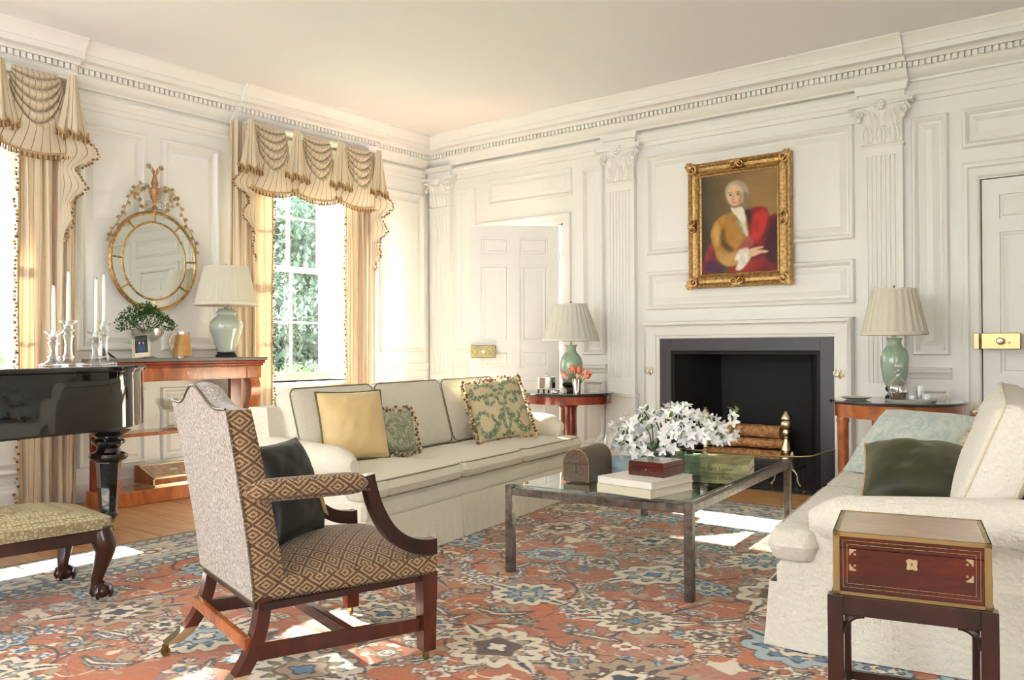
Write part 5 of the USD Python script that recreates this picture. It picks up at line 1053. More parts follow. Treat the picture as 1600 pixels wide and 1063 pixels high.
def lamp(label, loc, body, stand, sh, mats, lid=None, n=30, gather=.012):
    t = thing('table_lamp', label, 'lamp', loc); bm, sm = mats
    part(t, 'body', lathe(body, 56), bm, 50); zb, zt, rb, rt = sh
    if lid: part(t, 'jar_lid', lathe(lid, 40), bm, 50)
    part(t, 'stand', lathe(stand, 40), 'ebony', 40)
    top = (lid or body)[-1][1]; part(t, 'stem', lathe([(.006, top-.01), (.006, zt-.03)], 10), 'brass', 40); part(t, 'finial', lathe([(.003, zt-.03), (.004, zt+.006), (.009, zt+.014), (.004, zt+.024), (.001, zt+.027)], 12), 'brass', 40)
    part(t, 'bulb', lathe([(.012, top+.02), (.014, top+.05), (.028, top+.09), (.024, top+.115), (.004, top+.128)], 16), 'porcelain', 50)
    S = part(t, 'lamp_shade', shade(zb, zt, rb, rt, n, gather=gather), sm, 60, label='pleated silk shade'); part(S, 'shade_band', lathe([(rb-.003, zb-.002), (rb+.004, zb-.002), (rb+.0035, zb+.022), (rb-.004, zb+.022)], 64), sm, 40); part(S, 'shade_band', lathe([(rt-.003, zt-.010), (rt+.003, zt-.010), (rt+.002, zt+.002), (rt-.004, zt+.002)], 64), sm, 40)
    sp = [tube([[0, 0, zt-.03], [rt*.97*math.cos(a), rt*.97*math.sin(a), zt-.008]], .0018, 5) for a in np.arange(3)*2*PI/3]; part(S, 'spider', cat(sp), 'brass', 40)
    return t
lamp('celadon ginger-jar lamp with a white pleated shade, on the console table', (-5.86, 3.83, 1.034),
     [(.062, .040), (.070, .046), (.078, .075), (.100, .15), (.122, .21), (.128, .25), (.118, .285), (.088, .312), (.072, .325), (.070, .336)], [(.070, 0), (.078, .004), (.080, .018), (.066, .024), (.074, .032), (.070, .040), (.03, .041)], (.408, .710, .238, .168), ('celadon_grey', 'shade_silk'),
     [(.076, .336), (.080, .341), (.078, .352), (.058, .376), (.020, .386), (.012, .392), (.020, .402), (.010, .414)], 60)
lamp('green celadon vase lamp with a grey pleated shade, on the dark-topped pedestal table', (-4.07, 6.02, .720),
     [(.060, .078), (.070, .084), (.088, .13), (.098, .19), (.098, .25), (.086, .295), (.060, .325), (.046, .345), (.042, .37), (.048, .395), (.060, .402)], [(.075, 0), (.082, .006), (.080, .016), (.062, .024), (.060, .034), (.074, .048), (.080, .062), (.074, .076), (.03, .078)], (.435, .752, .245, .135), ('celadon', 'shade_grey'), None, 26, .030)
lamp('green celadon vase lamp with a cream pleated shade, on the marble-topped table', (-1.455, 6.00, .742),
     [(.052, .092), (.060, .098), (.076, .15), (.088, .23), (.088, .28), (.076, .325), (.052, .352), (.044, .368), (.042, .39), (.050, .408), (.056, .412)], [(.050, 0), (.058, .006), (.062, .022), (.048, .034), (.042, .046), (.056, .062), (.060, .078), (.050, .09), (.03, .092)], (.432, .738, .205, .135), ('celadon', 'shade_silk'), None, 24, .026)

# ================================================================ ON THE PIANO
def stick(name, label, h, loc):
    t = thing(name, label, 'candlestick', loc, group='crystal candlesticks on the piano'); k = h/.28
    hx = lambda th, i: 1+.055*np.cos(th*6)
    part(t, 'foot', lathe([(.070, 0), (.074, .004), (.074, .010), (.050, .020), (.030, .032), (.026, .044)], 48, hx), 'crystal', 30)
    part(t, 'stem', lathe([(.026, .044), (.034, .052), (.026, .060), (.022, .072*k), (.019, .13*k), (.024, .17*k), (.032, .185*k), (.022, .195*k), (.020, .205*k), (.030, .215*k)], 36, hx), 'crystal', 30)
    part(t, 'socket', lathe([(.028, .215*k), (.036, .222*k), (.022, .232*k), (.026, .25*k), (.048, .272*k), (.052, h), (.018, h-.002), (.013, h-.004), (.013, h-.03)], 36, hx), 'crystal', 30)
    return t
def candle(label, h, loc):
    t = thing('candle', label, 'candle', loc, group='white tapers in the crystal candlesticks'); part(t, 'wax', lathe([(.0118, 0), (.0118, .02), (.0105, h*.7), (.0088, h-.012), (.004, h)], 20), 'candle_wax', 50); part(t, 'wick', tube([[0, 0, h-.002], [.001, 0, h+.008], [.004, 0, h+.013]], .0012, 5), 'wick', 50)
short = stick('candlestick', 'short crystal candlestick at the left of the four on the piano', .205, (-5.18, 2.235, PZ))
tall = stick('candlestick', 'tall crystal candlestick second from the left on the piano', .275, (-5.36, 2.40, PZ))
dup(short, (-5.16, 2.475, PZ), .3, 'short crystal candlestick third from the left on the piano'); dup(tall, (-5.36, 2.62, PZ), .2, 'tall crystal candlestick nearest the right end of the piano')
for lb, h, x, y, z in (('white taper in the short candlestick at the left of the four', .30, -5.18, 2.235, .175), ('white taper in the tall candlestick second from the left', .335, -5.36, 2.40, .245), ('white taper in the short candlestick third from the left', .35, -5.16, 2.475, .175), ('white taper in the tall candlestick nearest the piano end', .33, -5.36, 2.62, .245)):
    candle(lb, h, (x, y, PZ+z))

# ================================================================ ON AND IN THE CONSOLE
CZ = 1.034
def bowl_on_foot(name, label, loc, R, H, hb, n=14):
    t = thing(name, label, 'glass bowl', loc); flu = lambda th, i: 1+.03*np.abs(np.cos(th*n))
    out = [(R*.10, hb), (R*.45, hb+.012), (R*.75, hb+(H-hb)*.28), (R*.93, hb+(H-hb)*.62), (R, H)]; inn = [(R*.96, H), (R*.88, hb+(H-hb)*.62), (R*.70, hb+(H-hb)*.32), (R*.40, hb+.022), (.002, hb+.018)]
    part(t, 'bowl', lathe(out+inn, 72, flu), 'glassware', 40); part(t, 'stem', lathe([(R*.24, .022), (R*.18, .034), (R*.14, hb*.5), (R*.22, hb*.62), (R*.14, hb*.75), (R*.16, hb)], 32), 'crystal', 40)
    part(t, 'foot', lathe([(R*.56, 0), (R*.58, .006), (R*.50, .012), (R*.24, .022)], 40, lambda th, i: 1+.06*np.cos(th*8)), 'crystal', 40); return t
bowl_on_foot('glass_compote', 'cut-glass footed bowl holding the leafy plant, on the console table', (-5.885, 3.18, CZ), .128, .215, .105)
bowl_on_foot('glass_compote', 'clear stemmed glass bowl on the middle shelf of the console table', (-5.90, 3.39, .503), .112, .23, .125, 10)
def plant():
    r_ = np.random.RandomState(8); P = []; v0 = A([[0, 0, 0], [.35, .5, .08], [0, 1, 0], [-.35, .5, .08]]); f0 = np.array([[0, 1, 2], [0, 2, 3]])
    for k in range(1900):
        a, e = r_.uniform(0, 2*PI), r_.uniform(-.12, 1)**1.0*PI/2; R = r_.uniform(.55, 1.0)**.5; p = A([.12*R*math.cos(e)*math.cos(a), .235*R*math.cos(e)*math.sin(a), .150*R*math.sin(e)*(1+.25*math.sin(a*3+1))])
        s = r_.uniform(.013, .024); P.append((A(v0)*s @ rotm(r_.uniform(-.6, 1.2), r_.uniform(-.6, .6), r_.uniform(0, 2*PI)).T+p, f0))
    t = thing('leafy_plant', 'bushy green small-leaved plant in the cut-glass bowl under the mirror', 'plant', (-5.885, 3.185, CZ+.222)); part(t, 'foliage', cat(P), 'ivy_leaf', 0, kind='stuff')
    st = [tube([[0, 0, -.05], [.05*math.cos(a), .10*math.sin(a), .02], [.09*math.cos(a), .17*math.sin(a), .08]], .002, 4) for a in np.arange(14)*2*PI/14]; part(t, 'stems', cat(st), 'stem', 40, kind='stuff')
plant()
def photo():
    t = thing('photo_frame', 'small pale metal photo frame showing a couple, leaning on the console table', 'photo frame', (-5.83, 3.125, CZ+.002), math.radians(52)); w, h = .125, .19
    def f(m): return mv(place(m, (0, 0, 0), (1, 0, 0), (0, 0, 1), (0, -1, 0)), rx=-.30, ry=-.10)
    b = .012; part(t, 'frame', f(cat(box(-w/2, -w/2+b, 0, h, 0, .012, .002), box(w/2-b, w/2, 0, h, 0, .012, .002), box(-w/2, w/2, 0, b, 0, .012, .002), box(-w/2, w/2, h-b, h, 0, .012, .002))), 'gloss_frame', 20)
    p = part(t, 'mount', f(box(-w/2+b, w/2-b, b, h-b, .002, .004)), 'page_paper', 0); part(p, 'photograph', f(box(-w/2+.020, w/2-.020, .040, h-.020, .004, .005)), 'photo_dark', 0)
    for x, c in ((-.012, 'photo_suit'), (.014, 'photo_suit')):
        part(p, 'figure', f(cat(prism([(x-.014, .045), (x+.014, .045), (x+.013, .095), (x+.005, .104), (x-.005, .104), (x-.013, .095)], .005, .0058))), c, 0); part(p, 'face', f(prism(sup(.0058, .008, 2, 16)+[x, .113], .005, .0059)), 'photo_skin', 0)
    part(t, 'easel_back', f(hull([[-.02, .02, -.002], [.02, .02, -.002], [-.02, .14, -.002], [.02, .14, -.002], [-.02, .012, -.055], [.02, .012, -.055], [-.02, .02, -.06], [.02, .02, -.06]])), 'hide_dark', 0)
    u = thing('photo_frame', 'dark photo frame seen from behind at the left end of the console', 'photo frame', (-5.93, 2.91, CZ+.002), math.radians(-20)); g = lambda m: mv(m, rx=.42)
    part(u, 'back', g(box(-.06, .06, -.006, .006, 0, .15, .002)), 'hide_dark', 0); part(u, 'strut', hull([[-.018, -.006, .02], [.018, -.006, .02], [-.018, -.062, .11], [.018, -.062, .11], [-.018, .07, 0], [.018, .07, 0], [-.018, .062, 0], [.018, .062, 0]]), 'hide_dark', 0)
photo()
def tankard():
    t = thing('tankard', 'tapering horn tankard with a silver rim and a pale loop handle beside the plant', 'tankard', (-5.88, 3.47, CZ))
    part(t, 'body', lathe([(.070, .004), (.072, .012), (.064, .07), (.052, .15), (.046, .192), (.041, .190), (.044, .16), (.055, .08), (.062, .012)], 48, caps=False), 'horn', 50); part(t, 'rim', band(.0445, .178, .020, .0035), 'silver', 40); part(t, 'base', lathe([(.002, 0), (.072, 0), (.073, .010), (.002, .010)], 40), 'silver', 40)
    part(t, 'handle', tube(smoothpts([[0, -.050, .176], [0, -.085, .178], [0, -.108, .14], [0, -.104, .085], [0, -.082, .045], [0, -.066, .030]], 22), np.interp(np.linspace(0, 1, 22), [0, .3, 1], [.008, .008, .005]), 8), 'gloss_frame', 50)
tankard()
def slope():
    t = thing('writing_slope', 'brass-edged wooden writing slope on the plinth of the console table', 'box', (-5.915, 3.40, .10)); y0, y1 = -.20, .23; xb, xf = -.17, .10; hb, hf = .135, .065
    pr = [(xb, 0), (xf, 0), (xf, hf), (xb+.06, hb), (xb, hb)]; part(t, 'body', place(prism(pr, y0, y1), (0, 0, 0), (1, 0, 0), (0, 0, 1), (0, 1, 0)), 'walnut_amber', 0)
    d = A([xb+.06-xf, 0, hb-hf]); L = np.linalg.norm(d); d /= L; nn = A([-d[2], 0, d[0]]); nn = nn if nn[2] > 0 else -nn; q = lambda m: place(m, (xf, y0, hf), d, (0, 1, 0), nn); W = y1-y0
    part(t, 'leather_top', q(box(.02, L-.02, .022, W-.022, 0, .0015)), 'brass_bound_top', 0)
    part(t, 'brass_edge', cat(q(box(0, .014, 0, W, 0, .002)), q(box(L-.012, L, 0, W, 0, .002)), q(box(0, L, 0, .014, 0, .002)), q(box(0, L, W-.014, W, 0, .002)), box(xf-.001, xf+.0015, y0, y1, 0, .012), box(xf-.001, xf+.0015, y0, y1, hf-.012, hf), box(xf-.001, xf+.0015, y0, y0+.012, 0, hf), box(xb, xf, y0-.0015, y0+.001, 0, .012)), 'pale_brass', 0)
    part(t, 'name_plate', q(box(L*.5-.012, L*.5+.012, W/2-.03, W/2+.03, .0015, .0025)), 'pale_brass', 0)
slope()

# ================================================================ OVAL MIRROR
def mirror():
    X0 = XL+.085; Yc, Zc = 3.377, 1.773; t = thing('oval_mirror', 'oval gilt mirror with an urn and leafy sprays on top, above the console table', 'mirror', (X0, Yc, Zc)); K = 1.0
    f = lambda m: place(m, (0, 0, 0), (0, 1, 0), (0, 0, 1), (1, 0, 0))
    def oval(a, b, r, n=80, flat=1.0): th = np.linspace(0, 2*PI, n+1); th = np.r_[th, th[1]]; return tube(np.stack([a*np.cos(th), b*np.sin(th), 0*th], 1), r, 10, False)
    th = np.linspace(0, 2*PI, 97)[:-1]; disc = lambda a, b, h: prism(np.stack([a*np.cos(th), b*np.sin(th)], 1), h-.006, h)
    part(t, 'backboard', f(disc(.345, .372, -.004)), 'gilt_brown', 20); part(t, 'mirror_glass', f(disc(.250, .292, .006)), 'mirror_glass', 20)
    st = np.array([90, 128, 178, 218, 270, 322, 2, 52])*PI/180; ss = np.sort(st % (2*PI)); ss = np.r_[ss, ss[0]+2*PI]
    for a, b in zip(ss[:-1], ss[1:]):
        q = np.linspace(a+.012, b-.012, 12); o = np.stack([.330*np.cos(q), .357*np.sin(q)], 1); i = np.stack([.262*np.cos(q[::-1]), .303*np.sin(q[::-1])], 1); part(t, 'border_glass', f(prism(np.vstack([o, i]), -.004, .003)), 'mirror_glass', 0)
    part(t, 'outer_frame', f(cat(oval(.340, .367, .0125), mv(oval(.352, .379, .006), 0, 0, -.004))), 'gilt', 50); part(t, 'inner_frame', f(oval(.254, .296, .010)), 'gilt', 50)
    part(t, 'beading', f(cat([ball(.0052, .340*math.cos(a), .367*math.sin(a), .0125, 0) for a in np.arange(150)*2*PI/150]+[ball(.0042, .254*math.cos(a), .296*math.sin(a), .010, 0) for a in np.arange(120)*2*PI/120])), 'gilt', 60, kind='stuff')
    for a in st: part(t, 'strut', f(tube([[.258*math.cos(a), .300*math.sin(a), .004], [.334*math.cos(a), .361*math.sin(a), .004]], .007, 6)), 'gilt', 40)
    part(t, 'crest_post', mv(lathe([(.020, .37), (.012, .40), (.020, .41), (.010, .425), (.016, .445), (.010, .455)], 20), .004), 'gilt', 40)
    part(t, 'urn', mv(lathe([(.012, .450), (.026, .475), (.044, .535), (.042, .55), (.046, .556), (.018, .560), (.022, .572), (.026, .60), (.018, .625), (.012, .66), (.002, .665)], 28), .004), 'gilt_brown', 40)
    def leaf(L, w=.35): return two_sided((A([[0, 0, 0], [w*.8, .30, .10], [w, .55, .08], [0, 1.0, 0], [-w, .55, .08], [-w*.8, .30, .10], [0, .5, .16]])*L, np.array([[0, 1, 6], [1, 2, 6], [2, 3, 6], [3, 4, 6], [4, 5, 6], [5, 0, 6]])), .0016)
    r_ = np.random.RandomState(2)
    for s in (-1, 1):
        C_ = part(t, 'spray', f(cat(tube(smoothpts([[s*.03, .47, .004], [s*.06, .57, .006], [s*.13, .565, .006], [s*.20, .46, .004], [s*.25, .33, .0], [s*.335, .19, -.002], [s*.355, .05, -.004]], 40), .0032, 5), tube(smoothpts([[s*.02, .40, .004], [s*.08, .405, .006], [s*.13, .44, .006], [s*.15, .50, .004], [s*.10, .555, .004]], 24), .003, 5), tube(smoothpts([[s*.02, .45, .004], [s*.06, .455, .004], [s*.075, .43, .004], [s*.055, .42, .004], [s*.05, .437, .004]], 16), .003, 5))), 'gilt_leaf', 50)
        for P in (smoothpts([[s*.05, .55, .006], [s*.13, .565, .006], [s*.20, .46, .004], [s*.25, .33, .0], [s*.335, .19, -.002], [s*.355, .07, -.004]], 17), smoothpts([[s*.06, .40, .006], [s*.13, .44, .006], [s*.15, .50, .004], [s*.11, .55, .004]], 8)):
            for k in range(len(P)-1):
                d = P[k+1]-P[k]; a = math.atan2(d[1], d[0])-PI/2; sg = 1 if k % 2 else -1; L_ = leaf(r_.uniform(.036, .050)); part(C_, 'leaf', f(mv(L_, *P[k], rz=a+sg*.75)), 'gilt_leaf', 0)
                if k % 4 == 1: part(C_, 'rosette', f(cat(ball(.010, *(P[k]+[s*.012, -.012, .006]), 1), *[ball(.006, *(P[k]+[s*.012+.011*math.cos(q), -.012+.011*math.sin(q), .004]), 0) for q in np.arange(5)*2*PI/5])), 'gilt_brown', 40)
        part(t, 'flower', f(cat(tube(smoothpts([[s*.012, .66, .004], [s*.025, .68, .006], [s*.048, .715, .008]], 8), .0022, 5), ball(.012, s*.05, .72, .010, 1), *[ball(.009, s*.05+.013*math.cos(q), .72+.013*math.sin(q), .008, 0) for q in np.arange(6)*PI/3])), 'gilt_leaf', 40)
        part(t, 'top_leaf', f(mv(leaf(.075, .16), s*.006, .65, .006, rz=-s*.25)), 'gilt_brown', 0)
mirror()

# ================================================================ PORTRAIT IN A CARVED GILT FRAME
def portrait():
    x0, x1, z0, z1 = -3.160, -2.294, 1.582, 2.614; t = thing('painting', 'half-length portrait of a man in a mustard coat and red cloak, in a gilt frame', 'painting', (0, 0, 0))
    nu, nv = 150, 190; uu, vv = np.meshgrid(np.linspace(0, 1, nu), np.linspace(0, 1, nv), indexing='ij'); C = np.empty((nu, nv, 3)); n = meshkit.fbm(np.stack([uu*5, vv*6, 0*uu], -1), 4, 3)
    q = np.clip(uu*.75+.15+.25*(vv-.5)-.55*np.hypot(uu-.8, vv-.75)+.25, 0, 1)[..., None]; C[:] = A(lin(66, 60, 46))*(1-q)+A(lin(146, 112, 66))*q; C *= (.80+.40*n)[..., None]
    def px(p): return [((x-326)/388, 1-(y-(260-48*(x-326)/388))/((768-23*(x-326)/388)-(260-48*(x-326)/388))) for x, y in p]
    def inside(poly):
        P = A(poly); m = np.zeros(uu.shape, bool)
        for (xa, ya), (xb, yb) in zip(P, np.roll(P, -1, 0)):
            if ya != yb: m ^= ((ya > vv) != (yb > vv)) & (uu < (xb-xa)*(vv-ya)/(yb-ya)+xa)
        return m.astype(float)
    def daub(p, col, s=1.2, var=.35, k=14, sm=True):
        P = px(p); P = smoothpts(P+[P[0]], 60) if sm else P; m = gaussian_filter(inside(P), s)[..., None]; w = (1-var+2*var*meshkit.fbm(np.stack([uu*k, vv*k*.8, 0*uu+len(p)], -1), 3, len(p)))[..., None]; C[:] = C*(1-m)+A(lin(*col))*w*m
    def blob(x, y, rx, ry, col, s=1.0, var=.2): a = np.arange(20)*2*PI/20; daub([(x+rx*c, y+ry*d) for c, d in zip(np.cos(a), np.sin(a))], col, s, var)
    daub([(560, 440), (610, 412), (660, 420), (676, 460), (716, 470), (716, 750), (600, 752), (560, 600)], (120, 24, 28), 1.5, .5); daub([(600, 450), (650, 424), (668, 470), (640, 560), (600, 610), (575, 590)], (176, 40, 34), 1.6, .45); daub([(690, 480), (716, 480), (716, 700), (660, 690), (650, 600)], (64, 20, 26), 3)
    daub([(330, 700), (372, 600), (404, 660), (420, 740), (380, 765), (330, 765)], (128, 44, 58), 1.8, .5); daub([(332, 750), (360, 700), (420, 710), (440, 765)], (74, 40, 62), 2)
    daub([(545, 430), (585, 430), (575, 520), (560, 560), (545, 500)], (52, 40, 30), 2)
    daub([(484, 440), (430, 462), (392, 500), (374, 560), (392, 640), (410, 690), (450, 722), (500, 724), (560, 690), (574, 600), (566, 500), (548, 450)], (172, 124, 52), 1.2, .3); daub([(420, 560), (446, 520), (456, 590), (500, 640), (470, 650), (430, 620)], (98, 68, 34), 2.5, .3); daub([(388, 540), (410, 500), (420, 560), (404, 630)], (206, 160, 92), 2.5, .2); daub([(412, 650), (470, 660), (530, 650), (540, 690), (480, 720), (430, 705)], (190, 148, 86), 2, .25)
    daub([(500, 470), (530, 470), (566, 540), (560, 580), (530, 540)], (150, 136, 110), 1.2, .5, 40); daub([(505, 640), (560, 570), (596, 600), (560, 640)], (168, 88, 72), 1.8, .4); daub([(470, 730), (520, 720), (606, 690), (600, 752), (480, 766)], (150, 34, 32), 1.8, .5)
    daub([(478, 412), (500, 420), (540, 414), (556, 470), (552, 510), (536, 500), (510, 460), (490, 440)], (222, 216, 196), 1.1, .2); daub([(530, 500), (552, 500), (566, 560), (556, 560)], (206, 200, 180), 1.2, .3)
    daub([(522, 640), (560, 630), (586, 660), (570, 700), (530, 745), (505, 740), (520, 700), (500, 690)], (220, 214, 200), 1.2, .3, 30)
    daub([(566, 640), (600, 628), (640, 622), (642, 630), (612, 638), (664, 644), (664, 652), (630, 658), (600, 672), (574, 672)], (212, 174, 138), .8, .15)
    blob(512, 336, 60, 62, (166, 156, 132), 1.5, .3); daub([(455, 350), (470, 380), (474, 400), (460, 395), (452, 372)], (130, 120, 100), 1.2); daub([(548, 330), (570, 345), (560, 400), (540, 412), (545, 380)], (120, 110, 92), 1.3)
    blob(502, 352, 42, 56, (216, 178, 140), 1.2, .10); daub([(524, 330), (545, 350), (536, 390), (512, 408), (520, 380)], (176, 130, 96), 2.2, .1); blob(486, 374, 10, 8, (216, 150, 122), 1.6, .1)
    for x, y in ((478, 350), (517, 346)): blob(x, y, 9, 4.5, (96, 74, 58), .7); blob(x, y, 3.2, 3.2, (28, 22, 20), .5); blob(x, y-11, 13, 3.0, (120, 92, 68), .8)
    daub([(494, 345), (500, 345), (496, 372), (486, 374)], (190, 146, 112), .9, .1); blob(497, 375, 7, 3, (150, 100, 80), .8); blob(497, 390, 13, 3.4, (172, 84, 74), .8); blob(498, 405, 16, 3, (188, 146, 112), 1)
    m = .115; k = .945; F = lambda ms: place(ms, (0, YB-.050, 0), (1, 0, 0), (0, 0, 1), (0, -1, 0))
    cx0, cx1, cz0, cz1 = x0+m, x1-m, z0+m*1.02, z1-m*1.04; g = grid(lambda a, b: (cx0+(cx1-cx0)*a, cz0+(cz1-cz0)*b, .012+0*a), nu, nv); part(t, 'canvas', F(g), 'oil_paint', 0, color=np.clip(C, 0, 1).reshape(-1, 3), label='painted canvas'); part(t, 'stretcher', F(box(cx0, cx1, cz0, cz1, -.01, .010)), 'gilt_brown', 0)
    prof = [(0, -.012), (0, .030), (.008, .046), (.018, .050), (.028, .044), (.040, .030), (.062, .026), (.078, .034), (.086, .038), (.094, .032), (.102, .020), (m, .014)]; part(t, 'frame', F(rectloft(x0, x1, z0, z1, prof, False)), 'gilt', 30)
    r_ = np.random.RandomState(6); orn = []
    W, H = x1-x0, z1-z0
    for L_, fx in ((W, lambda s: (x0+s*W, z0)), (W, lambda s: (x0+s*W, z1)), (H, lambda s: (x0, z0+s*H)), (H, lambda s: (x1, z0+s*H))):
        nn = int(L_/.017)
        for i in range(nn):
            s = (i+.5)/nn; x, z = fx(s); ix = A([0, 1]) if z == z0 and fx(.2)[1] == fx(.8)[1] else A([0, -1]) if fx(.2)[1] == fx(.8)[1] else A([1, 0]) if x == x0 else A([-1, 0])
            if .03 < s < .97: orn.append(ball(.0075, x+ix[0]*.018, z+ix[1]*.018, .048, 0)); orn.append(ball(.0050, x+ix[0]*.096, z+ix[1]*.096, .032, 0))
    part(t, 'beading', F(cat(orn)), 'gilt', 60, kind='stuff')
    def scroll(cx, cz, fx, fz, s):
        P = [cat(tube(smoothpts([[0, 0, .052], [.03, .004, .056], [.055, .022, .054], [.05, .042, .05], [.032, .036, .05], [.036, .026, .05]], 22), np.linspace(.010, .005, 22), 6), tube(smoothpts([[0, 0, .052], [.004, .03, .056], [.022, .055, .054], [.042, .05, .05], [.036, .032, .05]], 22), np.linspace(.010, .005, 22), 6), ball(.020, .012, .012, .05, 1, (1, 1, .6)), ball(.012, .045, .045, .04, 1, (1, 1, .6)), *[ball(.009, .012+.02*math.cos(a), .012+.02*math.sin(a), .056, 0) for a in np.arange(6)*PI/3])]
        q = P[0]; q = (q[0]*A([fx*s, fz*s, 1])+[cx, cz, 0], q[1]); return flip(q) if fx*fz < 0 else q
    for cx, fx in ((x0+.006, 1), (x1-.006, -1)):
        for cz, fz in ((z0+.006, 1), (z1-.006, -1)): part(t, 'corner_ornament', F(scroll(cx, cz, fx, fz, 1.35)), 'gilt', 60)
    for cx, cz in (((x0+x1)/2, z0+.02), ((x0+x1)/2, z1-.02)): part(t, 'center_ornament', F(cat(scroll(cx, cz, 1, 1 if cz < 2 else -1, .9), scroll(cx, cz, -1, 1 if cz < 2 else -1, .9))), 'gilt', 60)
    for cx, fx in ((x0+.02, 1), (x1-.02, -1)): part(t, 'center_ornament', F(cat(scroll(cx, (z0+z1)/2, fx, 1, .9), scroll(cx, (z0+z1)/2, fx, -1, .9))), 'gilt', 60)
portrait()

# ================================================================ FIREPLACE THINGS
def fire():
    yA = YB+.02
    def andiron(x, label):
        t = thing('andiron', label, 'andiron', (x, yA, .004), group='brass andirons in the fireplace'); part(t, 'post', lathe([(.036, .135), (.040, .150), (.030, .165), (.036, .18), (.042, .21), (.036, .24), (.020, .25), (.026, .262), (.020, .275), (.042, .285), (.032, .33), (.018, .365), (.024, .38), (.016, .392), (.026, .405), (.030, .425), (.022, .445), (.034, .452), (.046, .475), (.046, .50), (.034, .515), (.042, .527), (.040, .545), (.028, .565), (.016, .578), (.018, .588), (.004, .598)], 32), 'pale_brass', 50)
        lg = []
        for s in (-1, 1): lg.append(tube(smoothpts([[0, 0, .14], [s*.05, -.005, .135], [s*.085, -.01, .10], [s*.09, -.012, .05], [s*.11, -.014, .022]], 18), np.linspace(.013, .009, 18), 8)); lg.append(ball(.016, s*.112, -.014, .016, 1))
        for q in range(2): part(t, 'leg', cat(lg[2*q], lg[2*q+1]), 'pale_brass', 50)
        part(t, 'billet_bar', cat(box(-.012, .012, .0, .40, .10, .124, .003), box(-.012, .012, .38, .40, 0, .12, .003)), 'iron_black', 20)
        part(t, 'log_stop', mv(lathe([(.010, .12), (.014, .15), (.010, .17), (.016, .185), (.026, .205), (.022, .235), (.010, .258), (.002, .262)], 20), .05 if False else .0, .13, .0), 'pale_brass', 50)
    andiron(-2.38, 'brass andiron with turned finials standing right of the logs'); andiron(-3.06, 'brass andiron partly hidden by the white flowers, left of the logs')
    r_ = np.random.RandomState(9)
    def log(label, a, b, r, squash, mat_, seed):
        a, b = A(a), A(b); L = np.linalg.norm(b-a); t = thing('log', label, 'log', tuple((a+b)/2), group='logs on the andirons'); d = (b-a)/L; n_, k = 28, 22; th = np.arange(n_)*2*PI/n_; u1 = np.cross(d, [0, 0, 1]); u1 /= np.linalg.norm(u1); u2 = np.cross(u1, d); R = []
        for s in np.linspace(-.5, .5, k):
            rr_ = r*(1+.16*(meshkit.noise(np.stack([np.cos(th)*2.2+seed, np.sin(th)*2.2, 0*th+s*3], -1), seed)-.5)+.10*(meshkit.noise(np.stack([np.cos(th)*9, np.sin(th)*9, 0*th+s*7], -1), seed)-.5))
            R.append(d*s*L+np.cos(th)[:, None]*u1*rr_[:, None]+np.sin(th)[:, None]*u2*(rr_*squash)[:, None])
        m = loft(R, caps=False); m = m if True else m; v, f = m; c = v.mean(0); fn = np.cross(v[f[:, 1]]-v[f[:, 0]], v[f[:, 2]]-v[f[:, 0]]); out = ((v[f].mean(1)-d*((v[f].mean(1)) @ d)[:, None])*fn).sum(1).mean() > 0
        part(t, 'bark', m if out else flip(m), mat_, 50)
        for e in (0, -1): ring = A(R[e]); cc = ring.mean(0); part(t, 'cut_end', two_sided((np.vstack([ring*1.0, cc[None]]), np.array([[i, (i+1) % n_, n_] for i in range(n_)])), .003), 'cut_wood', 40)
    y = YB+.17
    log('split amber log lying lowest on the andirons', (-3.12, y-.03, .190), (-2.46, y-.02, .200), .075, .85, 'bark', 3); log('short rough-barked log on the far side of the pile', (-3.08, y+.16, .195), (-2.52, y+.18, .20), .07, .9, 'bark', 5); log('grey-barked flat log resting in the middle of the pile', (-3.12, y+.0, .305), (-2.43, y+.02, .315), .062, .62, 'bark', 7); log('knotty log lying on top of the pile in the fireplace', (-3.08, y+.08, .405), (-2.50, y+.07, .40), .064, .85, 'bark', 11)
    t = thing('fender', 'low curved wire fender with a brass top rail standing before the fireplace', 'fender', (0, 0, 0)); yf = YB-.225; pth = smoothpts([[-3.47, YB-.02, .325], [-3.44, yf+.07, .318], [-3.36, yf, .285], [-3.1, yf, .268], [-2.73, yf, .266], [-2.36, yf, .268], [-2.12, yf, .285], [-2.03, yf+.07, .318], [-2.0, YB-.02, .325]], 90)
    part(t, 'top_rail', tube(pth, .0065, 8), 'brass', 50); lo = pth.copy(); lo[:, 2] = .016; part(t, 'bottom_rail', tube(lo, .007, 6), 'iron_black', 50)
    seg = np.r_[0, np.cumsum(np.linalg.norm(np.diff(pth[:, :2], axis=0), axis=1))]; wires = []
    for s in np.arange(0, seg[-1], .0085): p = [np.interp(s, seg, pth[:, i]) for i in range(3)]; wires.append(tube([[p[0], p[1], .016], [p[0], p[1], p[2]]], .0011, 3, False))
    for f_ in np.linspace(.1, .9, 8): h = pth.copy(); h[:, 2] = .016+(pth[:, 2]-.016)*f_; wires.append(tube(h[::3], .0010, 3, False))
    part(t, 'wire_mesh', cat(wires), 'iron_black', 0, kind='stuff')
    for x in (-3.30, -2.73, -2.16): part(t, 'foot', mv(lathe([(.016, 0), (.020, .01), (.010, .018), (.010, .027)], 14), x, yf, .006-.006+.001), 'brass', 40)
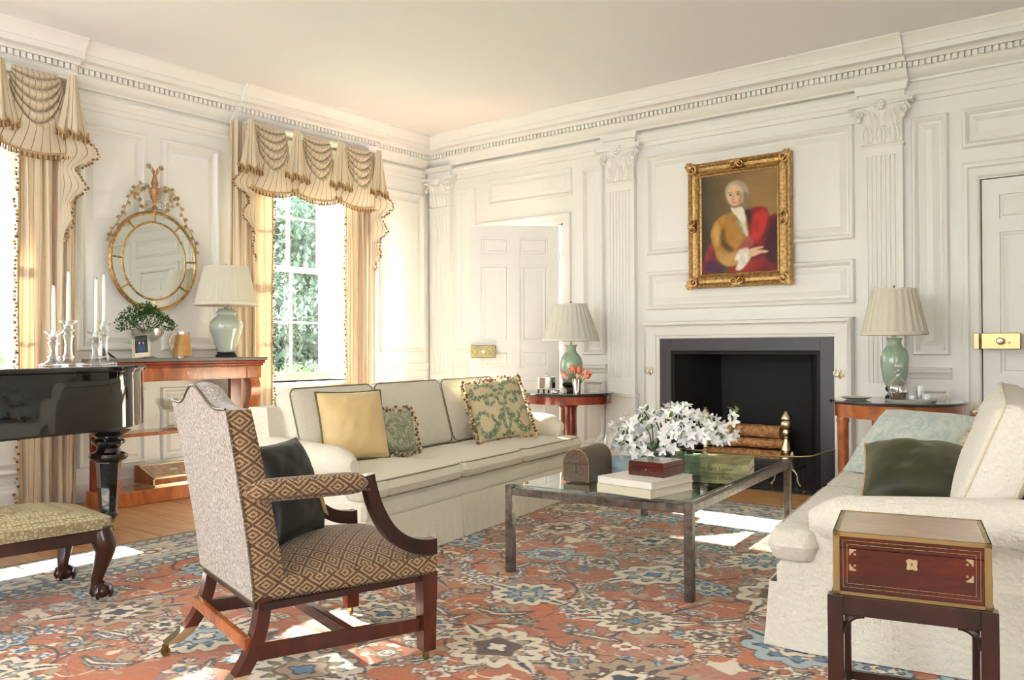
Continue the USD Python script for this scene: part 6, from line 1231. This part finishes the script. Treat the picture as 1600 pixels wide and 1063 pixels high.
    for x, lb in ((-3.535, 'brass jamb hook on the left of the fireplace surround'), (-1.945, 'brass jamb hook on the right of the fireplace surround')):
        h = thing('jamb_hook', lb, 'hook', (x, YB-.050, .885), group='brass jamb hooks on the fireplace surround'); part(h, 'rosette', place(lathe([(.020, 0), (.022, .004), (.010, .010)], 20), (0, .002, 0), (1, 0, 0), (0, 0, 1), (0, -1, 0)), 'pale_brass', 40)
        for s in (-1, 1): part(h, 'hook', cat(tube(smoothpts([[0, -.008, 0], [s*.02, -.02, -.012], [s*.035, -.03, -.002], [s*.036, -.032, .022], [s*.024, -.032, .032]], 16), .0045, 6), ball(.0075, s*.022, -.032, .034, 1)), 'pale_brass', 50)
        part(h, 'stem', tube([[0, -.008, -.03], [0, -.014, .01], [0, -.012, .04]], .005, 6), 'pale_brass', 50)
fire()

# ================================================================ ON THE COFFEE TABLE
def book(label, loc, rz, w, d, h, cover, group=None, text=None):
    t = thing('book', label, 'book', loc, rz, group or 'books on the glass table'); part(t, 'cover', cat(box(-w/2, w/2, -d/2, d/2, 0, .003, .0008), box(-w/2, w/2, -d/2, d/2, h-.003, h, .0008), box(-w/2, w/2, -d/2, -d/2+.004, 0, h, .001)), cover, 20); part(t, 'pages', box(-w/2+.004, w/2-.004, -d/2+.004, d/2-.004, .003, h-.003), 'page_paper', 0)
    if text:
        m = meshkit.text_mesh(text, h*.34, .0006); v = A(m.vertices); v[:, 0] -= v[:, 0].mean(); part(t, 'spine_title', place((v, np.array(m.faces)), (0, -d/2-.0001, h*.30), (1, 0, 0), (0, 0, 1), (0, -1, 0)), 'ink', 0)
    return t
bz = math.radians(-6.5)
book('thick ivory book at the bottom of the stack with the red box', (-1.925, 3.455, TZ), bz, .30, .34, .040, 'book_ivory', text=None); book('white book on top of the ivory book, under the red box', (-1.925, 3.46, TZ+.040), bz, .30, .335, .032, 'book_white')
bl_ = math.radians(-14); book('pale blue book lying under another behind the white books', (-2.275, 3.85, TZ), bl_, .26, .21, .042, 'book_blue'); book('pale blue book lying on top of another behind the red box', (-2.275, 3.85, TZ+.042), bl_-.05, .26, .21, .036, 'book_blue')
def redbox():
    t = thing('red_box', 'small dark red wooden box on the white book', 'box', (-1.905, 3.525, TZ+.072), math.radians(-1)); w, d = .185, .195; part(t, 'body', box(-w/2, w/2, -d/2, d/2, 0, .040, .002), 'red_box_wood', 20); part(t, 'lid', box(-w/2, w/2, -d/2, d/2, .0405, .066, .003), 'red_box_wood', 20); part(t, 'escutcheon', place(lathe([(.003, 0), (.003, .001)], 12), (0, -d/2, .030), (1, 0, 0), (0, 0, 1), (0, -1, 0)), 'pale_brass', 0)
redbox()
def dome():
    t = thing('domed_box', 'speckled brown dome-topped box at the left end of the glass table', 'box', (-2.325, 3.585, TZ+.004), math.radians(9)); w, d, h = .135, .29, .092; r = w/2
    sec = lambda w_, h_, z0: [(-w_/2, z0), (w_/2, z0)]+[(w_/2*math.cos(a), h_+w_/2*math.sin(a)*1.05) for a in np.linspace(0, PI, 18)]
    E = lambda p, a, b: place(prism(p, a, b), (0, 0, 0), (1, 0, 0), (0, 0, 1), (0, 1, 0))
    part(t, 'body', box(-w/2, w/2, -d/2, d/2, .004, h-.001, .001), 'shagreen', 0); lidp = [(-w/2, h)]+[(w/2, h)]+[(w/2*math.cos(a), h+w/2*math.sin(a)*1.05) for a in np.linspace(0, PI, 20)][1:-1]; part(t, 'lid', E(lidp, -d/2, d/2), 'shagreen', 30)
    arc = [[w/2+.0005, .004]]+[[(w/2+.0005)*math.cos(a), h+(w/2)*math.sin(a)*1.05] for a in np.linspace(0, PI, 20)]+[[-w/2-.0005, .004]]
    for y in (-d/2, d/2): part(t, 'edge_band', tube([[x, y, z] for x, z in arc], .0028, 5), 'gilt_brown', 40)
    part(t, 'hasp', box(-.0025, .0025, -d/2-.002, -d/2, .045, h+.004, .0005), 'iron_black', 0)
    for sx in (-1, 1):
        for sy in (-1, 1): part(t, 'foot', ball(.009, sx*(w/2-.014), sy*(d/2-.014), .004, 1, (1, 1, .7)), 'gilt_brown', 40)
dome()
book('large book with a green jacket and lettered spine at the right of the glass table', (-1.955, 4.335, TZ), math.radians(17), .34, .40, .052, 'book_green', text='Edward Turner')
def vase(label, c, s, h, rz):
    t = thing('glass_vase', label, 'vase', (c[0], c[1], TZ), rz, group='glass vases on the glass table'); w = .006; part(t, 'base', box(-s/2, s/2, -s/2, s/2, 0, .014), 'vase_glass', 0)
    for a in range(4): part(t, 'side', mv(box(-s/2, s/2-w, s/2-w, s/2, .0142, h), rz=a*PI/2), 'vase_glass', 0)
VC = A([-2.15, 4.05]); vase('clear square glass vase with branches, behind the red box', VC, .16, .15, TR); vase('small clear glass cube beside the vase of branches, holding drooping flowers', VC+[.20, -.05], .12, .12, TR)
def azalea():
    r_ = np.random.RandomState(14); B = thing('azalea_bouquet', 'loose mound of white azalea branches with green leaves on the glass table', 'flowers', (VC[0]+.03, VC[1]+.01, TZ))
    def petal(L, w, cup):
        def fn(u, v): s = u*2-1; ww = w*np.sin(np.clip(v*.80+.12, 0, 1)*PI)**.85; return s*ww, L*v, cup*L*v**1.6*.55+.25*L*s*s*(v*(1-v))*1.2-.04*L*np.cos(s*9)*v
        return grid(fn, 5, 5)
    def bloom(s, cup):
        ps = [mv(petal(s, s*.30, cup), rz=k*2*PI/5, rx=0) for k in range(5)]; stm = [tube([[0, 0, .0], [.15*s*math.cos(a), .15*s*math.sin(a), .35*s], [.3*s*math.cos(a), .3*s*math.sin(a), .62*s]], .0009, 3) for a in np.arange(5)*1.25]; return cat(ps), cat(stm)
    kinds = [bloom(s, c) for s, c in ((.036, .5), (.033, .9), (.038, .25), (.030, 1.3))]
    ctr = A([0, 0, .17]); pts = []
    ax_ = A([0.86, .51, 0])                                             # the mound lies along this direction
    while len(pts) < 205:
        a, e = r_.uniform(0, 2*PI), math.asin(r_.uniform(-.35, 1)); k = r_.uniform(.72, 1.05); u = A([math.cos(e)*math.cos(a), math.cos(e)*math.sin(a), math.sin(e)]); p = ax_*u[0]*(.33 if u[0] > 0 else .40)*k+A([-ax_[1], ax_[0], 0])*u[1]*.20*k+A([0, 0, u[2]*.165*k+.185+.02*math.sin(u[0]*6)])
        if u[0] < -.35: p[2] -= .12*(-u[0]-.35)/.65
        if u[0] > .5 and u[2] < 0: p[2] += .05
        if p[2] > .105 and all(np.linalg.norm(p-q[0]) > .029 for q in pts): pts.append((p, u))
    pts += [(A([.285, .175, .305]), A([.5, -.4, .6])), (A([.30, .15, .27]), A([.6, -.6, .2]))]
    def aim(d):
        z = d/np.linalg.norm(d); x = np.cross([.3, .2, .9], z); x /= np.linalg.norm(x); return np.array([x, np.cross(z, x), z])
    for p, u in pts:
        d = u+r_.uniform(-.45, .45, 3)+[0, -.25, .15]; M_ = aim(d); g, s_ = kinds[r_.randint(4)]; th = r_.uniform(0, 6); R = rotm(rz=th).T @ M_
        part(B, 'blossom', (g[0] @ R+p, g[1]), 'petal_white', 60)
    lf = lambda L: grid(lambda u, v: ((u*2-1)*L*.24*np.sin(np.clip(v*.92+.04, 0, 1)*PI), L*v, .25*L*np.abs(u*2-1)*.4+.15*L*np.sin(v*PI)), 3, 6)
    for k in range(110):
        p, u = pts[r_.randint(len(pts))]; d = u+r_.uniform(-.9, .9, 3); M_ = aim(np.cross(d, r_.uniform(-1, 1, 3))); g = lf(r_.uniform(.026, .045)); part(B, 'leaf', (g[0] @ M_+p*A([.94, .94, .96])+r_.uniform(-.018, .018, 3), g[1]), 'azalea_leaf', 40)
    for d in ((.5, .3, .9), (.7, -.2, .7)): g = lf(.055); part(B, 'leaf', (g[0] @ aim(A(d))+A([.31, .165, .315]), g[1]), 'leaf_glossy', 40)
    for k in range(16):
        p, u = pts[r_.randint(len(pts))]; part(B, 'twig', tube(smoothpts([[-.05+.04*math.cos(k), .0+.04*math.sin(k), .02], [-.05+p[0]*.25, p[1]*.25, .10], [p[0]*.65, p[1]*.65, p[2]*.72], p*.97], 12), .0028, 5), 'stem', 50)
azalea()

# ================================================================ ON THE TWO ROUND TABLES
def ped_items():
    z = .720; t = thing('silver_box', 'oval silver caddy on small feet, on the pedestal table', 'box', (-4.235, 5.88, z)); e = sup(.082, .062, 2.6, 48)
    rg = lambda o, h: np.column_stack([e*(1+o), np.full(48, h)]); part(t, 'body', loft([rg(-.02, .030), rg(0, .034), rg(0, .118), rg(.03, .120), rg(.03, .124), rg(-.02, .128), rg(-.3, .134), rg(-.8, .137)]), 'silver', 40); part(t, 'lid_knob', mv(lathe([(.005, .136), (.004, .146), (.009, .152), (.002, .160)], 14), 0, 0), 'silver', 40)
    part(t, 'tray', loft([rg(.12, .020), rg(.22, .022), rg(.22, .026), rg(.12, .025)]), 'silver', 40)
    for a in (PI/4, 3*PI/4, 5*PI/4, 7*PI/4): part(t, 'foot', mv(lathe([(.004, 0), (.010, .006), (.006, .014), (.008, .021)], 12), .075*math.cos(a), .055*math.sin(a)), 'silver', 40)
    t = thing('silver_cup', 'silver beaker holding pink and orange tulips', 'cup', (-3.885, 5.83, z)); part(t, 'cup', lathe([(.030, 0), (.032, .004), (.034, .05), (.043, .118), (.040, .117), (.032, .05), (.028, .008), (.002, .006)], 36), 'silver', 40)
    r_ = np.random.RandomState(3)
    T_ = thing('tulip_bunch', 'bunch of pink and orange tulips in the silver beaker', 'flowers', (-3.885, 5.83, z))
    for k, (dx, dy, dz, c) in enumerate(((-.115, -.02, .155, 'petal_pink'), (-.07, .03, .175, 'petal_pink'), (-.075, -.05, .135, 'petal_pink'), (-.02, -.03, .195, 'petal_orange'), (.01, .02, .185, 'petal_orange'), (.04, -.04, .135, 'petal_pink'), (.075, .0, .165, 'petal_pink'), (.12, -.03, .140, 'petal_orange'), (.09, .03, .150, 'petal_pink'), (0, .06, .16, 'petal_pink'))):
        p = A([dx, dy, dz]); d = p-A([0, 0, .07]); d /= np.linalg.norm(d); x = np.cross([0, .2, 1], d); x /= np.linalg.norm(x); M_ = np.array([x, np.cross(d, x), d]); pet = []
        for j in range(6):
            a = j*PI/3; op = .8 if j % 2 else 1.0
            g = grid(lambda u, v: ((u*2-1)*.017*np.sin(np.clip(v*.8+.15, 0, 1)*PI)**.7, op*(.021*np.sin(np.clip(v*.75+.05, 0, 1)*PI)**.8-.004*(u*2-1)**2), .058*v), 5, 7); pet.append(mv(two_sided(g, .0012), rz=a))
        F_ = part(T_, 'tulip', (cat(pet)[0] @ M_+p-d*.02, cat(pet)[1]), c, 60); part(F_, 'stem', tube([[dx*.12, dy*.12, .02], [dx*.4, dy*.4, .09], tuple(p-d*.018)], .003, 6), 'leaf_glossy', 50)
    t = thing('silver_lighter', 'small engraved silver pot between the lamp and the tulips', 'pot', (-3.975, 5.76, z)); part(t, 'body', lathe([(.026, 0), (.030, .004), (.030, .030), (.026, .034), (.026, .040), (.028, .044), (.012, .048)], 32), 'silver', 40); part(t, 'lid_knob', lathe([(.006, .047), (.009, .055), (.002, .060)], 14), 'silver', 40)
    t = thing('silver_dish', 'small round silver box in front of the lamp on the pedestal table', 'box', (-4.045, 5.745, z)); part(t, 'body', lathe([(.030, 0), (.034, .004), (.034, .022), (.036, .026), (.030, .030), (.004, .032)], 32), 'silver', 40); part(t, 'lid_knob', lathe([(.004, .031), (.007, .037), (.002, .042)], 12), 'silver', 40)
ped_items()
def rt_items():
    z = .742; t = thing('plate', 'pale celadon plate at the left of the marble-topped table', 'plate', (-1.665, 5.86, z)); part(t, 'dish', lathe([(.060, 0), (.062, .003), (.096, .016), (.098, .018), (.094, .019), (.060, .007), (.002, .006)], 56), 'porcelain', 40)
    t = thing('tray', 'oval pale tray carrying the decanter and glasses', 'tray', (-1.315, 5.81, z)); e = sup(.155, .10, 2.2, 64); rg = lambda o, h: np.column_stack([e*(1+o), np.full(64, h)]); part(t, 'dish', loft([rg(-.10, 0), rg(-.08, .002), rg(0, .014), rg(.01, .016), rg(-.02, .016), rg(-.1, .006), rg(-.9, .005)]), 'porcelain', 40)
    t = thing('decanter', 'clear glass decanter a third full of whisky, with a round stopper', 'decanter', (-1.385, 5.80, z+.0065)); part(t, 'bottle', lathe([(.046, 0), (.050, .004), (.060, .05), (.062, .085), (.052, .118), (.026, .14), (.014, .152), (.0125, .175), (.026, .192), (.022, .191), (.0100, .175), (.0115, .153), (.023, .139), (.049, .116), (.058, .084), (.056, .05), (.046, .008), (.002, .007)], 48), 'glassware', 50)
    part(t, 'whisky', lathe([(.0445, .009), (.0535, .045), (.0545, .055), (.001, .0552)], 40), 'whisky', 40); part(t, 'stopper', cat(lathe([(.0095, .172), (.0105, .195), (.008, .203)], 20), ball(.024, 0, 0, .224, 3)), 'glassware', 60)
    g = thing('tumbler', 'tall clear tumbler behind the decanter on the oval tray', 'glass', (-1.275, 5.855, z+.0065), group='tumblers on the oval tray'); pr = lambda r, h: lathe([(r*.86, 0), (r*.9, .003), (r, h), (r-.003, h), (r*.86-.002, .010), (.001, .009)], 36, lambda th, i: 1+.02*np.cos(th*10))
    part(g, 'glass', pr(.034, .095), 'glassware', 40); g2 = thing('tumbler', 'short clear tumbler at the right end of the oval tray', 'glass', (-1.225, 5.795, z+.0065), group='tumblers on the oval tray'); part(g2, 'glass', pr(.030, .042), 'glassware', 40)
    g3 = thing('tumbler', 'small clear glass right beside the decanter on the oval tray', 'glass', (-1.30, 5.77, z+.0065), group='tumblers on the oval tray'); part(g3, 'glass', pr(.026, .035), 'glassware', 40)
rt_items()

# ================================================================ OUT OF THE WINDOWS
def outdoors():
    tag(define('/World/lawn', box(-70, XL-.45, -60, 70, -.75, -.55), 'lawn', 0), 'sunlit green lawn outside the windows', 'lawn', None, 'structure')
    v0 = A([[0, 0, 0], [.32, .5, .1], [0, 1, 0], [-.32, .5, .1]]); f0 = np.array([[0, 1, 2], [0, 2, 3]])
    def crown(t, lobes, n, size, m, seed, fill=.5):
        r_ = np.random.RandomState(seed); w = A([l[3]*l[4] for l in lobes]); w /= w.sum(); k = r_.choice(len(lobes), n, p=w); L = A(lobes)[k]; d = r_.normal(size=(n, 3)); d /= np.linalg.norm(d, axis=1, keepdims=True); rad = r_.uniform(fill, 1.05, n)**.6; p = L[:, :3]+d*rad[:, None]*L[:, [3, 3, 4]]
        a, b, c = r_.uniform(0, 2*PI, (3, n)); s = size*r_.uniform(.6, 1.3, n); ca, sa, cb, sb = np.cos(a), np.sin(a), np.cos(b), np.sin(b); u = np.stack([ca*cb, sa*cb, sb], 1); w_ = np.stack([-sa, ca, 0*a], 1); nn = np.cross(u, w_)
        V = p[:, None]+s[:, None, None]*(v0[None, :, 0:1]*w_[:, None]+v0[None, :, 1:2]*u[:, None]+v0[None, :, 2:3]*nn[:, None]); F = (f0[None]+4*np.arange(n)[:, None, None]).reshape(-1, 3); part(t, 'foliage', (V.reshape(-1, 3), F), m, 0, kind='stuff')
    def tree(name, label, cat_, base, h, lobes, n, size, m, seed, tr=.18):
        t = thing(name, label, cat_, base); p = [[0, 0, -.02], [.05*tr/.18, .02, h*.4], [-.05, .05, h*.75], [0, 0, h]]; part(t, 'trunk', tube(smoothpts(p, 12), np.linspace(tr, tr*.45, 12), 9), 'bark_grey', 50); crown(t, lobes, n, size, m, seed)
    B = -.55
    tree('garden_tree', 'leafy tree seen through the lower panes behind the left sofa', 'tree', (-12.6, 9.6, B), 2.2, [(0, 0, 2.6, 1.7, 1.5), (.9, .9, 1.5, 1.3, 1.2), (-.6, -1.2, 1.6, 1.2, 1.1), (.3, .4, 3.6, 1.2, 1.0), (.2, -.6, .9, 1.3, .9)], 15000, .17, 'tree_leaf', 1)
    tree('garden_tree', 'tall pale tree beyond the lawn in the upper panes', 'tree', (-20, 17.5, B), 6, [(0, 0, 6.5, 2.6, 2.4), (2, .5, 4.8, 1.8, 1.6), (-1.5, -2, 5.0, 1.8, 1.5), (.5, 1.5, 3.4, 1.8, 1.5)], 7000, .30, 'tree_leaf', 2)
    tree('garden_shrub', 'low green shrub against the glass at the window behind the left sofa', 'shrub', (-9.6, 7.55, B), .5, [(0, 0, .75, .85, .7), (.5, .6, .6, .7, .6), (-.5, -.6, .6, .7, .55)], 8000, .09, 'hedge_leaf', 3, .04)
    tree('garden_tree', 'tree standing nearer the house outside the left windows', 'tree', (-14.5, 1.4, B), 6.7, [(0, 0, 9.1, 3.0, 2.1), (.6, 2.2, 8.7, 2.0, 1.7), (.4, -2.4, 8.7, 2.2, 1.8), (-1.4, .4, 9.3, 2.2, 1.8)], 15000, .30, 'tree_leaf', 4, .22)
    tree('garden_shrub', 'dense hedge shrub outside the window at the left edge', 'shrub', (-11, 3.2, B), .6, [(0, 0, .9, 1.2, .9), (.3, 1.2, .8, 1.0, .8), (.2, -1.2, .8, 1.0, .8)], 5000, .12, 'hedge_leaf', 5, .05)
outdoors()
